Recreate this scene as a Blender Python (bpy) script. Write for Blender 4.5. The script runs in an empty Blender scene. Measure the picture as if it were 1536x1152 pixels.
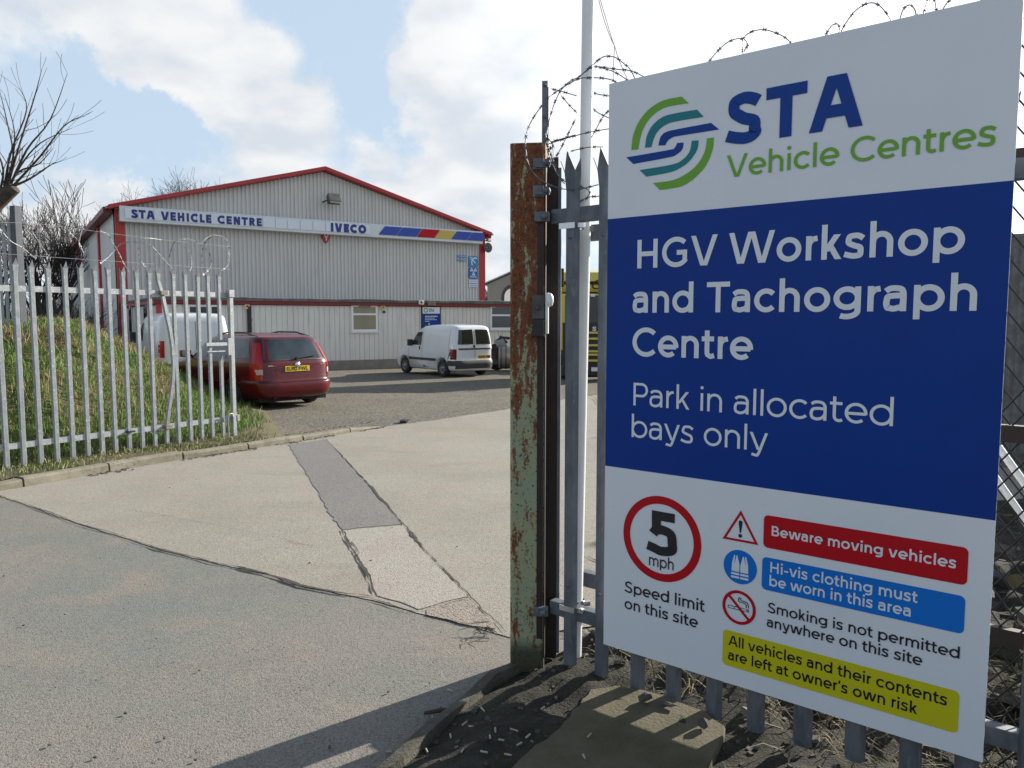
import bpy, bmesh, math, random
from math import sin, cos, tan, pi, radians, sqrt, atan2
from mathutils import Vector, Matrix

random.seed(7)
SC = bpy.context.scene
COL = SC.collection
V = Vector

# ------------------------------------------------------------------ camera
FPX, PITCH, EYE = 1151.0, radians(4.83), 1.75
cam = bpy.data.cameras.new('camera')
cam.sensor_width = 36.0
cam.lens = FPX / 1536.0 * 36.0
cam.clip_start, cam.clip_end = 0.05, 3000.0
cam_o = bpy.data.objects.new('camera', cam)
cam_o.location = (0, 0, EYE)
cam_o.rotation_euler = (radians(90) - PITCH, 0, 0)
COL.objects.link(cam_o)
SC.camera = cam_o

# ------------------------------------------------------------------ light
SUN_AZ, SUN_EL = radians(52), radians(21.5)
SUN = V((cos(SUN_EL) * sin(SUN_AZ), cos(SUN_EL) * cos(SUN_AZ), sin(SUN_EL)))
sl = bpy.data.lights.new('sun', 'SUN')
sl.energy, sl.angle, sl.color = 5.0, radians(0.6), (1.0, 0.93, 0.82)
so = bpy.data.objects.new('sun', sl)
so.rotation_euler = SUN.to_track_quat('Z', 'Y').to_euler()
so.location = SUN * 50
COL.objects.link(so)
SC.view_settings.view_transform = 'Standard'
SC.view_settings.look = 'None'
SC.view_settings.gamma = 1
SC.view_settings.use_curve_mapping = False
SC.view_settings.exposure = 0.95
SC.cycles.use_denoising = True
SC.cycles.max_bounces = 8
SC.cycles.transparent_max_bounces = 12


def ray(px, py):
    x, y = (px - 768) / FPX, -(py - 576) / FPX
    cp, sp = cos(PITCH), sin(PITCH)
    return V((x, cp + y * sp, -sp + y * cp))


class NT:
    """small helper to write node trees"""
    def __init__(s, tree):
        s.t = tree

    def n(s, typ, ins=None, **kw):
        nd = s.t.nodes.new(typ)
        for k, v in kw.items():
            setattr(nd, k, v)
        for k, v in (ins or {}).items():
            if isinstance(v, tuple) and len(v) == 2 and hasattr(v[0], 'outputs'):
                s.t.links.new(v[0].outputs[v[1]], nd.inputs[k])
            elif hasattr(v, 'outputs'):
                s.t.links.new(v.outputs[0], nd.inputs[k])
            else:
                nd.inputs[k].default_value = v
        return nd

    def m(s, op, a, b=0.0, clamp=False):
        return s.n('ShaderNodeMath', {0: a, 1: b}, operation=op, use_clamp=clamp)

    def mix(s, f, a, b, blend='MIX'):
        return s.n('ShaderNodeMixRGB', {0: f, 1: a, 2: b}, blend_type=blend)

    def ramp(s, f, lo, hi):
        return s.n('ShaderNodeMapRange', {0: f, 1: lo, 2: hi, 3: 0.0, 4: 1.0}, interpolation_type='SMOOTHSTEP')


# world: Nishita sky with procedural clouds in it
w = bpy.data.worlds.new('World')
SC.world = w
w.use_nodes = True
w.node_tree.nodes.clear()
N = NT(w.node_tree)
sky = N.n('ShaderNodeTexSky', sky_type='NISHITA', sun_disc=False, sun_elevation=SUN_EL, sun_rotation=SUN_AZ)
sky.altitude, sky.air_density, sky.dust_density, sky.ozone_density = 50, 1.0, 1.5, 1.5
tc = N.n('ShaderNodeTexCoord')
sep = N.n('ShaderNodeSeparateXYZ', {0: (tc, 'Generated')})
zz = N.m('ADD', N.m('MAXIMUM', (sep, 2), 0.0), 0.30)
cu = N.n('ShaderNodeCombineXYZ', {0: N.m('DIVIDE', (sep, 0), zz), 1: N.m('DIVIDE', (sep, 1), zz), 2: 0.0})
wn = N.n('ShaderNodeTexNoise', {'Vector': (tc, 'Generated'), 'Scale': 5.0, 'Detail': 9.0, 'Roughness': 0.6})
wv = N.n('ShaderNodeVectorMath', {0: (wn, 'Color'), 1: V((.5, .5, .5))}, operation='SUBTRACT')
wd_ = N.n('ShaderNodeVectorMath', {0: N.n('ShaderNodeVectorMath', {0: wv, 'Scale': 0.26}, operation='SCALE'), 1: (tc, 'Generated')}, operation='ADD')
wdir = N.n('ShaderNodeVectorMath', {0: wd_}, operation='NORMALIZE')
n1 = N.n('ShaderNodeTexNoise', {'Vector': cu, 'Scale': 2.6, 'Detail': 9.0, 'Roughness': 0.56})
n2 = N.n('ShaderNodeTexNoise', {'Vector': (tc, 'Generated'), 'Scale': 10.0, 'Detail': 9.0, 'Roughness': 0.62})
nz = N.m('ADD', N.m('MULTIPLY', (n1, 0), 0.55), N.m('MULTIPLY', (n2, 0), 0.45))
# cumulus heaps and gaps at fixed bearings
field = N.m('ADD', N.m('MULTIPLY', nz, 1.5), -0.36)
BL = [  # bearing from a picture position, angular size, weight (+ cloud, - gap)
    (190, 40, 6, .20), (270, 70, 6, .24), (350, 115, 6, .26), (440, 140, 5, .26), (510, 165, 4, .22), (230, 120, 6, .16), (50, 30, 6, .20), (110, 60, 5, .1),
    (720, 60, 6, .28), (650, 120, 5, .24), (790, 130, 7, .24), (820, 20, 7, .24), (610, 25, 3, .14), (1000, 40, 14, .3), (1250, 60, 20, .3),
    (130, 262, 4, .24), (240, 262, 4, .2), (370, 225, 5, .2), (450, 215, 4, .14), (640, 265, 6, .26), (740, 240, 6, .26), (690, 350, 7, .26), (40, 330, 7, .2), (520, 280, 4, .12),
    (310, 5, 5, -.22), (410, 50, 4, -.22), (470, 85, 4, -.22), (540, 50, 5, -.26), (560, 120, 3.5, -.20), (230, 200, 4, -.24), (310, 200, 5, -.24), (160, 195, 4, -.2), (80, 180, 6, -.22), (540, 210, 4.5, -.22), (600, 185, 3, -.14), (30, 110, 4, -.16)]
for bx, by, sz, wt in BL:
    d = ray(bx, by).normalized()
    dp = N.n('ShaderNodeVectorMath', {0: wdir, 1: d}, operation='DOT_PRODUCT')
    g = N.ramp((dp, 1), cos(radians(sz)), 1.0)
    field = N.m('ADD', field, N.m('MULTIPLY', g, wt))
cl = N.ramp(field, 0.26, 0.60)
shade = N.ramp((N.n('ShaderNodeTexNoise', {'Vector': cu, 'Scale': 4.5, 'Detail': 6.0, 'Roughness': 0.5}), 0), 0.32, 0.66)
ccol = N.mix(shade, (7.2, 7.7, 8.4, 1), (9.8, 9.85, 9.85, 1))
# sky round the sun is brightened; unseen sky behind the viewer dimmed to cut fill
back = N.n('ShaderNodeVectorMath', {0: (tc, 'Generated'), 1: V((-sin(SUN_AZ), -cos(SUN_AZ), 0.15))}, operation='DOT_PRODUCT')
near = N.n('ShaderNodeVectorMath', {0: (tc, 'Generated'), 1: SUN}, operation='DOT_PRODUCT')
gain = N.m('ADD', N.m('ADD', N.m('MULTIPLY', N.ramp((back, 1), 0.1, 0.95), -0.16), N.m('MULTIPLY', N.ramp((near, 1), 0.55, 0.97), 0.8)), 1.0)
hz = N.mix(0.82, sky, (6.7, 8.3, 10.1, 1))
hz = N.mix(N.ramp((sep, 2), .45, .95), hz, (0.9, 1.5, 2.8, 1))
cl = N.m('MULTIPLY', cl, N.m('SUBTRACT', 0.93, N.m('MULTIPLY', N.ramp((sep, 2), .45, .9), .8)))   # thinner overhead
allc = N.mix(cl, hz, ccol)
allc = N.n('ShaderNodeVectorMath', {0: allc, 'Scale': gain}, operation='SCALE')
bg = N.n('ShaderNodeBackground', {'Color': allc, 'Strength': 0.05})
N.n('ShaderNodeOutputWorld', {'Surface': bg})

# ------------------------------------------------------------------ helpers
def gz(x, y):
    """height of the yard: level at the gate, falling gently towards the workshop"""
    return -0.0125 * max(0.0, min(y, 45.0) - 15.0)


def G(px, py, z=0.0):
    r = ray(px, py)
    return V((0, 0, EYE)) + r * ((z - EYE) / r.z)


def GY(px, py):
    """point on the sloping ground"""
    r = ray(px, py)
    t = -EYE / r.z
    for _ in range(20):
        p = r * t
        t = (gz(p.x, p.y) - EYE) / r.z
    return V((0, 0, EYE)) + r * t


def PL(px, py, p0, nrm):
    r = ray(px, py)
    e = V((0, 0, EYE))
    return e + r * ((p0 - e).dot(nrm) / r.dot(nrm))


class MB:
    """collects geometry for ONE mesh object"""
    def __init__(s):
        s.v, s.f, s.mi, s.sm = [], [], [], []

    def add(s, vs, fs, mi=0, smooth=False):
        k = len(s.v)
        s.v += [tuple(p) for p in vs]
        for f in fs:
            s.f.append([i + k for i in f])
            s.mi.append(mi)
            s.sm.append(smooth)
        return s

    def box(s, c, size, rz=0.0, mi=0, M=None):
        x, y, z = size[0] / 2, size[1] / 2, size[2] / 2
        vs = [V((a, b, d)) for a in (-x, x) for b in (-y, y) for d in (-z, z)]
        if M is not None:
            vs = [M @ p for p in vs]
        elif rz:
            R = Matrix.Rotation(rz, 3, 'Z')
            vs = [R @ p for p in vs]
        c = V(c)
        return s.add([p + c for p in vs], [(0, 1, 3, 2), (4, 6, 7, 5), (0, 4, 5, 1), (2, 3, 7, 6), (0, 2, 6, 4), (1, 5, 7, 3)], mi)

    def prism(s, poly, z0, z1, mi=0):
        """vertical prism over an (x, y) polygon"""
        n = len(poly)
        vs = [(p[0], p[1], z0) for p in poly] + [(p[0], p[1], z1) for p in poly]
        fs = [list(range(n))[::-1], list(range(n, 2 * n))] + [(i, (i + 1) % n, n + (i + 1) % n, n + i) for i in range(n)]
        return s.add(vs, fs, mi)

    def slab(s, pts, off, mi=0):
        """any planar polygon given thickness along the vector off"""
        n = len(pts)
        off = V(off)
        vs = [V(p) for p in pts] + [V(p) + off for p in pts]
        fs = [list(range(n))[::-1], list(range(n, 2 * n))] + [(i, (i + 1) % n, n + (i + 1) % n, n + i) for i in range(n)]
        return s.add(vs, fs, mi)

    def tube(s, pts, r, n=6, mi=0, caps=True, smooth=True):
        pts = [V(p) for p in pts]
        rs = r if isinstance(r, (list, tuple)) else [r] * len(pts)
        vs, prev = [], None
        for i, p in enumerate(pts):
            d = (pts[min(i + 1, len(pts) - 1)] - pts[max(i - 1, 0)])
            if d.length < 1e-9:
                d = V((0, 0, 1))
            d.normalize()
            if prev is None:
                a = d.orthogonal().normalized()
            else:
                a = prev - d * prev.dot(d)
                a = a.normalized() if a.length > 1e-6 else d.orthogonal().normalized()
            prev = a
            b = d.cross(a)
            for k in range(n):
                t = 2 * pi * k / n
                vs.append(p + (a * cos(t) + b * sin(t)) * rs[i])
        fs = [(i * n + k, i * n + (k + 1) % n, (i + 1) * n + (k + 1) % n, (i + 1) * n + k) for i in range(len(pts) - 1) for k in range(n)]
        s.add(vs, fs, mi, smooth)
        if caps:
            m = (len(pts) - 1) * n
            s.add(vs[:n], [list(range(n))[::-1]], mi)
            s.add(vs[m:m + n], [list(range(n))], mi)
        return s

    def lathe(s, prof, c, axis=(0, 0, 1), n=24, mi=0, smooth=True):
        """profile of (radius, height) turned about an axis through c"""
        ax = V(axis).normalized()
        a = ax.orthogonal().normalized()
        b = ax.cross(a)
        c = V(c)
        vs = [c + ax * h + (a * cos(2 * pi * k / n) + b * sin(2 * pi * k / n)) * r for r, h in prof for k in range(n)]
        fs = [(i * n + k, i * n + (k + 1) % n, (i + 1) * n + (k + 1) % n, (i + 1) * n + k) for i in range(len(prof) - 1) for k in range(n)]
        return s.add(vs, fs, mi, smooth)

    def mesh(s, name, mats, M=None):
        me = bpy.data.meshes.new(name)
        vs = [M @ V(p) for p in s.v] if M is not None else s.v
        me.from_pydata(vs, [], s.f)
        for m in (mats if isinstance(mats, (list, tuple)) else [mats]):
            me.materials.append(m)
        me.polygons.foreach_set('material_index', s.mi)
        me.polygons.foreach_set('use_smooth', s.sm)
        me.update()
        return me

    def build(s, name, mats, parent=None, world=True, bevel=0):
        """world=True: the collected coordinates are world ones even under a parent"""
        M = None
        if parent is not None and world:
            M = world_of(parent).inverted()
        me = s.mesh(name, mats, M)
        if bevel:
            b = bmesh.new()
            b.from_mesh(me)
            bmesh.ops.remove_doubles(b, verts=b.verts, dist=1e-5)
            es = [e for e in b.edges if len(e.link_faces) == 2 and e.calc_face_angle(0) > 0.6]
            bmesh.ops.bevel(b, geom=es, offset=bevel, segments=2, affect='EDGES', profile=0.6, clamp_overlap=True)
            b.to_mesh(me)
            b.free()
        o = bpy.data.objects.new(name, me)
        COL.objects.link(o)
        if parent is not None:
            o.parent = parent
        return o


def world_of(o):
    M = Matrix.Translation(o.location) @ o.rotation_euler.to_matrix().to_4x4()
    return world_of(o.parent) @ M if o.parent else M


def tag(o, label=None, cat=None, group=None, kind=None):
    if label: o['label'] = label
    if cat: o['category'] = cat
    if group: o['group'] = group
    if kind: o['kind'] = kind
    return o


def empty(name, loc, label, cat, rz=0.0, group=None):
    o = bpy.data.objects.new(name, None)
    o.empty_display_size = 0.2
    o.location = loc
    o.rotation_euler = (0, 0, rz)
    COL.objects.link(o)
    return tag(o, label, cat, group)


def copy_tree(o, parent=None):
    c = o.copy()
    COL.objects.link(c)
    if parent is not None:
        c.parent = parent
    for ch in [x for x in bpy.data.objects if x.parent == o]:
        copy_tree(ch, c)
    return c


# ------------------------------------------------------------------ materials
def mat(name, c1, c2=None, scale=4.0, rough=0.6, metal=0.0, bump=0.0, bscale=None, stretch=(1, 1, 1), lo=.35, hi=.65,
        spec=0.5, c3=None, s3=40.0, lo3=.55, hi3=.75, coat=0.0, bdist=.01, detail=5.0, r2=None, trans=0.0, emis=None):
    m = bpy.data.materials.new(name)
    m.use_nodes = True
    t = m.node_tree
    t.nodes.clear()
    n = NT(t)
    rgb = lambda c: (c[0], c[1], c[2], 1)
    tcn = n.n('ShaderNodeTexCoord')
    mp = n.n('ShaderNodeMapping', {'Vector': (tcn, 'Object'), 'Scale': stretch})
    col = rgb(c1)
    rg = rough
    if c2 is not None:
        nz_ = n.n('ShaderNodeTexNoise', {'Vector': mp, 'Scale': scale, 'Detail': detail, 'Roughness': 0.6})
        f = n.ramp((nz_, 0), lo, hi)
        col = n.mix(f, rgb(c1), rgb(c2))
        if r2 is not None:
            rg = n.n('ShaderNodeMapRange', {0: f, 1: 0.0, 2: 1.0, 3: rough, 4: r2})
    if c3 is not None:
        nz3 = n.n('ShaderNodeTexNoise', {'Vector': mp, 'Scale': s3, 'Detail': 3.0, 'Roughness': 0.6})
        col = n.mix(n.ramp((nz3, 0), lo3, hi3), col, rgb(c3))
    ins = {'Base Color': col, 'Roughness': rg, 'Metallic': metal, 'Specular IOR Level': spec, 'Coat Weight': coat, 'Coat Roughness': 0.04, 'Transmission Weight': trans}
    if bump:
        bn = n.n('ShaderNodeTexNoise', {'Vector': mp, 'Scale': bscale or scale * 8, 'Detail': 4.0, 'Roughness': 0.65})
        ins['Normal'] = n.n('ShaderNodeBump', {'Height': (bn, 0), 'Strength': bump, 'Distance': bdist})
    if emis:
        ins['Emission Color'], ins['Emission Strength'] = rgb(emis), 1.0
    p = n.n('ShaderNodeBsdfPrincipled', ins)
    n.n('ShaderNodeOutputMaterial', {'Surface': p})
    return m


def aggregate(name, base, blot, blot2, dark, light, sc=1.0, bump=0.5, stain=None, amt=1.0):
    """asphalt / worn concrete: blotches, exposed stones, pits"""
    m = bpy.data.materials.new(name)
    m.use_nodes = True
    t = m.node_tree
    t.nodes.clear()
    n = NT(t)
    rgb = lambda c: (c[0], c[1], c[2], 1)
    tcn = n.n('ShaderNodeTexCoord')
    P = (tcn, 'Object')
    ns = lambda s, d=5.0, r=.6: (n.n('ShaderNodeTexNoise', {'Vector': P, 'Scale': s, 'Detail': d, 'Roughness': r}), 0)
    col = n.mix(n.ramp(ns(0.55), .36, .64), rgb(base), rgb(blot))
    col = n.mix(n.m('MULTIPLY', n.ramp(ns(1.7, 6), .48, .72), .8), col, rgb(blot2))
    if stain:
        mp = n.n('ShaderNodeMapping', {'Vector': P, 'Scale': (.35, 1.6, 1), 'Rotation': (0, 0, .9)})
        sn = n.n('ShaderNodeTexNoise', {'Vector': mp, 'Scale': 1.3, 'Detail': 6.0, 'Roughness': .65})
        col = n.mix(n.m('MULTIPLY', n.ramp((sn, 0), .52, .75), .7), col, rgb(stain))
    vo = n.n('ShaderNodeTexVoronoi', {'Vector': P, 'Scale': 95.0 * sc, 'Randomness': 1.0})
    vsep = n.n('ShaderNodeSeparateColor', {0: (vo, 'Color')})
    col = n.mix(n.m('MULTIPLY', n.ramp((vsep, 0), .55, .95), .45 * amt), col, rgb(light))
    col = n.mix(n.m('MULTIPLY', n.ramp((vsep, 1), .62, .97), .7 * amt), col, rgb(dark))
    col = n.mix(n.m('MULTIPLY', n.ramp(ns(28 * sc, 4), .58, .72), .55), col, rgb(dark))
    col = n.mix(n.m('MULTIPLY', n.ramp(ns(16 * sc, 3), .62, .70), .12 * amt), col, rgb(light))
    hgt = n.m('ADD', n.m('MULTIPLY', (vo, 'Distance'), -.6), n.m('ADD', ns(45 * sc, 4), n.m('MULTIPLY', ns(9, 3), .8)))
    bp = n.n('ShaderNodeBump', {'Height': hgt, 'Strength': bump, 'Distance': .012})
    p = n.n('ShaderNodeBsdfPrincipled', {'Base Color': col, 'Roughness': .9, 'Specular IOR Level': .25, 'Normal': bp})
    n.n('ShaderNodeOutputMaterial', {'Surface': p})
    return m


M_ASPHALT = aggregate('asphalt', (.215, .195, .172), (.165, .175, .156), (.25, .212, .172), (.07, .068, .064), (.33, .32, .30), 1.7, .3, (.165, .155, .142), .8)
M_CONC = aggregate('apron concrete', (.305, .285, .24), (.26, .24, .20), (.315, .265, .23), (.15, .135, .11), (.42, .40, .36), 1.6, .3, (.225, .20, .16), 1.05)
M_CONC2 = aggregate('pink concrete', (.34, .32, .275), (.35, .315, .28), (.33, .27, .25), (.15, .13, .115), (.42, .39, .35), 1.5, .35)
M_PATCH = aggregate('tarmac patch', (.185, .175, .168), (.205, .19, .175), (.175, .165, .165), (.09, .085, .08), (.28, .27, .26), 1.3, .35)
M_YARD = aggregate('yard gravel', (.125, .112, .088), (.155, .138, .10), (.105, .10, .092), (.045, .042, .038), (.30, .28, .24), .35, .9, (.17, .125, .09))
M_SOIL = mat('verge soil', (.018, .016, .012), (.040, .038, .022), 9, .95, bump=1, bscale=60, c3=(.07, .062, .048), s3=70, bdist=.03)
M_MOSS = mat('mossy slab', (.125, .105, .07), (.08, .075, .038), 5, .95, bump=.6, bscale=60, c3=(.10, .095, .07), s3=50)
M_KERB = mat('kerb concrete', (.24, .215, .165), (.17, .16, .115), 6, .9, bump=.6, bscale=70, c3=(.10, .09, .065), s3=25)
M_EDGING = mat('edging concrete', (.10, .092, .075), (.06, .056, .04), 7, .95, bump=.7, bscale=70, c3=(.13, .12, .10), s3=30)
M_FPOST = mat('slate fence post', (.045, .055, .07), (.06, .07, .085), 8, .55)
M_CRACK = mat('crack dirt', (.03, .026, .02), (.06, .05, .035), 20, 1.0)
M_EARTH = mat('bank earth', (.075, .075, .03), (.11, .085, .04), 3, 1.0, bump=.8, bscale=40)
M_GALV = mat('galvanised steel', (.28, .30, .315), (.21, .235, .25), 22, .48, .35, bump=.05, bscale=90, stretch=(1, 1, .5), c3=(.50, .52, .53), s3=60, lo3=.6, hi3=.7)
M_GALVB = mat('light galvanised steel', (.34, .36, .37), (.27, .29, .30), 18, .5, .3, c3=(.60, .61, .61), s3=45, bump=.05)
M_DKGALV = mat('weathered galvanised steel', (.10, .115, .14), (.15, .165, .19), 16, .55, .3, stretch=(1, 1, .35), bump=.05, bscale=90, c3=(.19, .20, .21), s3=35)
M_BROWN = mat('dark brown paint', (.018, .010, .009), (.03, .016, .012), 12, .6, bump=.1)
M_BLACK = mat('black plastic', (.015, .015, .016), rough=.5)
M_TYRE = mat('tyre rubber', (.018, .018, .019), (.03, .029, .028), 10, .85)
M_WHITEP = mat('white paint', (.80, .81, .80), (.74, .76, .75), 2, .35)
M_RAZOR = mat('razor wire steel', (.16, .165, .18), (.10, .10, .11), 40, .45, .5)
M_RAZORL = mat('bright razor wire', (.42, .43, .45), (.30, .31, .32), 40, .45, .4)
M_BARK = mat('bark', (.045, .036, .030), (.08, .063, .05), 14, .95, bump=.6, bscale=50)
M_BARK2 = mat('grey bark', (.042, .034, .028), (.026, .021, .018), 10, .95)


def rust_mat():
    m = bpy.data.materials.new('rusty green paint')
    m.use_nodes = True
    t = m.node_tree
    t.nodes.clear()
    n = NT(t)
    tcn = n.n('ShaderNodeTexCoord')
    P = (tcn, 'Object')
    st = n.n('ShaderNodeMapping', {'Vector': P, 'Scale': (1, 1, .22)})
    a = n.n('ShaderNodeTexNoise', {'Vector': st, 'Scale': 24.0, 'Detail': 8.0, 'Roughness': .68})
    b = n.n('ShaderNodeTexNoise', {'Vector': P, 'Scale': 60.0, 'Detail': 5.0, 'Roughness': .7})
    sz = n.n('ShaderNodeSeparateXYZ', {0: P})
    up = n.ramp((sz, 2), .9, 2.0)          # the paint has failed further up
    f = n.m('ADD', n.m('ADD', n.m('MULTIPLY', (a, 0), .68), n.m('MULTIPLY', (b, 0), .32)), n.m('MULTIPLY', up, .11))
    paint = n.mix(n.ramp((n.n('ShaderNodeTexNoise', {'Vector': P, 'Scale': 9.0, 'Detail': 4.0}), 0), .4, .65), (.29, .335, .225, 1), (.33, .335, .19, 1))
    rust = n.mix(n.ramp((b, 0), .35, .62), (.085, .030, .015, 1), (.215, .074, .030, 1))
    col = n.mix(n.ramp(f, .525, .575), paint, rust)
    col = n.mix(n.m('MULTIPLY', n.ramp((n.n('ShaderNodeTexNoise', {'Vector': P, 'Scale': 75.0, 'Detail': 2.0}), 0), .62, .67), .85), col, (.05, .022, .014, 1))
    foot = n.ramp((sz, 2), .22, .12)
    col = n.mix(n.m('MULTIPLY', foot, .9), col, (.035, .036, .02, 1))
    bp = n.n('ShaderNodeBump', {'Height': n.m('ADD', f, n.m('MULTIPLY', (b, 0), .5)), 'Strength': .6, 'Distance': .006})
    p = n.n('ShaderNodeBsdfPrincipled', {'Base Color': col, 'Roughness': .75, 'Normal': bp, 'Specular IOR Level': .3})
    n.n('ShaderNodeOutputMaterial', {'Surface': p})
    return m


M_RUST = rust_mat()
# flat sign colours
M_SWHITE = mat('sign white', (.73, .77, .82), (.70, .745, .80), 2.2, rough=.27, spec=.35, r2=.36, bump=.03, bscale=2.0, bdist=.05)
M_SNAVY = mat('sign navy', (.008, .046, .27), (.010, .042, .25), 1.2, rough=.22, spec=.12, bump=.04, bscale=2.5, bdist=.05)
M_SNAVYL = mat('sign navy vinyl', (.010, .055, .28), rough=.3, spec=.15)
M_SGREEN = mat('sign green', (.17, .40, .055), rough=.3, spec=.15)
M_STEAL = mat('sign teal', (.025, .21, .245), rough=.3, spec=.15)
M_SRED = mat('sign red', (.47, .010, .018), rough=.3, spec=.15)
M_SBLUE = mat('sign sky blue', (.010, .17, .62), rough=.3, spec=.15)
M_SYEL = mat('sign yellow', (.56, .53, .018), rough=.3, spec=.15)
M_SBLACK = mat('sign black', (.012, .013, .02), rough=.35)
M_GLASS = mat('dark glass', (.012, .015, .018), rough=.04, spec=.6)
M_PLATE = mat('yellow number plate', (.75, .52, .02), rough=.35)
M_PLATEO = mat('orange number plate', (.72, .36, .02), rough=.35)
M_CHROME = mat('bright metal', (.62, .63, .65), rough=.22, metal=.9)
# ------------------------------------------------------------------ lettering (drawn here as strokes)
CAPH, XH, ASC, DSC = .715, .525, .745, -.165


def arc(cx, cy, rx, ry, a0, a1, n=20):
    return [(cx + rx * cos(radians(a0 + (a1 - a0) * i / n)), cy + ry * sin(radians(a0 + (a1 - a0) * i / n))) for i in range(n + 1)]


def spl(pts, k=6):
    """Catmull-Rom through the points"""
    P = [pts[0]] + list(pts) + [pts[-1]]
    out = []
    for i in range(1, len(P) - 2):
        a, b, c, d = P[i - 1], P[i], P[i + 1], P[i + 2]
        for j in range(k):
            t = j / k
            out.append(tuple(.5 * (2 * b[q] + (c[q] - a[q]) * t + (2 * a[q] - 5 * b[q] + 4 * c[q] - d[q]) * t * t + (3 * b[q] - a[q] - 3 * c[q] + d[q]) * t ** 3) for q in (0, 1)))
    out.append(tuple(pts[-1]))
    return out


def glyph(c, w):
    """advance and strokes (points, closed, cut ends horizontally)"""
    h = w / 2
    S = []
    def st(pts, cl=False, hc=False): S.append((pts, cl, hc))
    def ln(*p): S.append((list(p), False, False))
    def dg(a, b): S.append(([a, b], False, True))
    R = .268
    def bowl(x): st(arc(x + R, XH / 2, R - h, XH / 2 + .008 - h, 0, 360, 40)[:-1], True)
    L = .062   # left bearing of stems
    if c == ' ': return .25, S
    if c == 'o': bowl(.03); return .60, S
    if c == 'c': st(arc(.03 + R, XH / 2, R - h, XH / 2 + .008 - h, 43, 317, 30)); return .525, S
    if c == 'e':
        rx, ry = R - h, XH / 2 + .008 - h
        st(arc(.03 + R, XH / 2, rx, ry, -8, 312, 36))
        ln((.03 + h * .6, XH / 2 - .012), (.03 + 2 * R - h, XH / 2 - .012))
        return .585, S
    if c in 'dq':
        bowl(.03); x = .03 + 2 * R - h
        ln((x, 0 if c == 'd' else DSC), (x, ASC if c == 'd' else XH)); return x + h + L, S
    if c in 'bp':
        bowl(L); ln((L + h, 0 if c == 'b' else DSC), (L + h, ASC if c == 'b' else XH)); return L + 2 * R + .03, S
    if c == 'g':
        cy, ry = XH / 2 + .02, XH / 2 - .02 + .008 - h
        st(arc(.03 + R, cy, R - h, ry, 0, 360, 40)[:-1], True); x = .03 + 2 * R - h
        ln((x, .02), (x, XH))
        st([(x, .06)] + arc(.03 + R - .01, .02, x - .03 - R + .01, -DSC + .02 - h, 0, -122, 16)); return x + h + L, S
    if c == 'a':
        a = .455
        st(spl([(.075, XH - .055 - h), (.15, XH - h - .004), (.25, XH + .006 - h), (.345, XH - h - .012), (a - h - .012, XH - .12), (a - h, XH - .21), (a - h, .15)]) + [(a - h, 0)])
        st(spl([(a - h, .305), (.33, .318), (.22, .318), (.12, .297), (.04 + h, .235), (.032 + h, .155), (.055 + h, .075), (.12 + h * .6, h + .008), (.215, h - .008), (.30, h + .012), (.37, .10), (a - h, .18)], 5)); return a + L, S
    def arch(x0, wd, y0=.0):
        r = (wd - w) / 2
        ry = min(r * 1.02, .24)
        cy = XH + .008 - h - ry
        st(arc(x0 + h + r, cy, r, ry, 180, 0, 18) + [(x0 + wd - h, y0)])
    if c in 'nh':
        ln((L + h, 0), (L + h, ASC if c == 'h' else XH)); arch(L, .44); return L + .44 + .058, S
    if c == 'm':
        ln((L + h, 0), (L + h, XH)); arch(L, .425); arch(L + .425 - w, .425); return L + .85 - w + .058, S
    if c == 'u':
        r = (.44 - w) / 2; x = .058
        st([(x + h, XH)] + arc(x + h + r, .24 - .008 + h * .2, r, .24 - h * .8, 180, 360, 18)); ln((x + .44 - h, 0), (x + .44 - h, XH)); return x + .44 + L, S
    if c == 'r':
        ln((L + h, 0), (L + h, XH)); st(spl([(L + h, .28), (L + h + .015, .37), (L + h + .07, .44), (.215, XH - h - .012), (.30, XH + .004 - h)])); return .325, S
    if c == 'i':
        ln((L + h, 0), (L + h, XH)); d = w * .58; st(arc(L + h, .685, d / 2, d / 2, 0, 360, 16)[:-1], True); S[-1] = (S[-1][0], 'dot', d); return 2 * L + w, S
    if c == 'l': ln((L + h, 0), (L + h, ASC)); return 2 * L + w, S
    if c == 't':
        ln((.012, XH - h), (.315, XH - h))
        st([(.085 + h, .665)] + [(.085 + h, .20)] + spl([(.085 + h, .19), (.085 + h + .01, .10), (.085 + h + .06, h + .01), (.24, h - .008), (.32, h + .018)])); return .345, S
    if c == 'f':
        ln((.012, XH - h), (.315, XH - h)); st([(.085 + h, 0), (.085 + h, .55)] + spl([(.085 + h, .56), (.095 + h, .65), (.16 + h, ASC - h - .005), (.25, ASC + .004 - h), (.325, ASC - h - .008)])); return .325, S
    if c == 's':
        st(spl([(.395, XH - .055 - h), (.31, XH - h), (.22, XH + .008 - h), (.13, XH - h - .012), (.048 + h, XH - .15), (.085 + h * .6, .32), (.215, .27), (.335, .222), (.405 - h, .135), (.33, h + .01), (.225, h - .008), (.13, h + .008), (.028, .068 + h * .5)], 5)); return .46, S
    if c == 'k':
        ln((L + h, 0), (L + h, ASC)); dg((.445 - h * 1.1, XH), (.09 + h, .17)); dg((.235, .305), (.47 - h * 1.1, 0)); return .50, S
    q = w * .53
    if c == 'v': dg((.012 + q, XH), (.27 - .2 * w, 0)); dg((.528 - q, XH), (.27 + .2 * w, 0)); return .54, S
    if c == 'y':
        dg((.012 + q, XH), (.265, .03)); st([(.520 - q, XH), (.285, -.035)] + spl([(.275, -.055), (.235, -.125), (.17, DSC + h + .003), (.075, DSC + h + .022)]), False, 'first'); return .53, S
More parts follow.
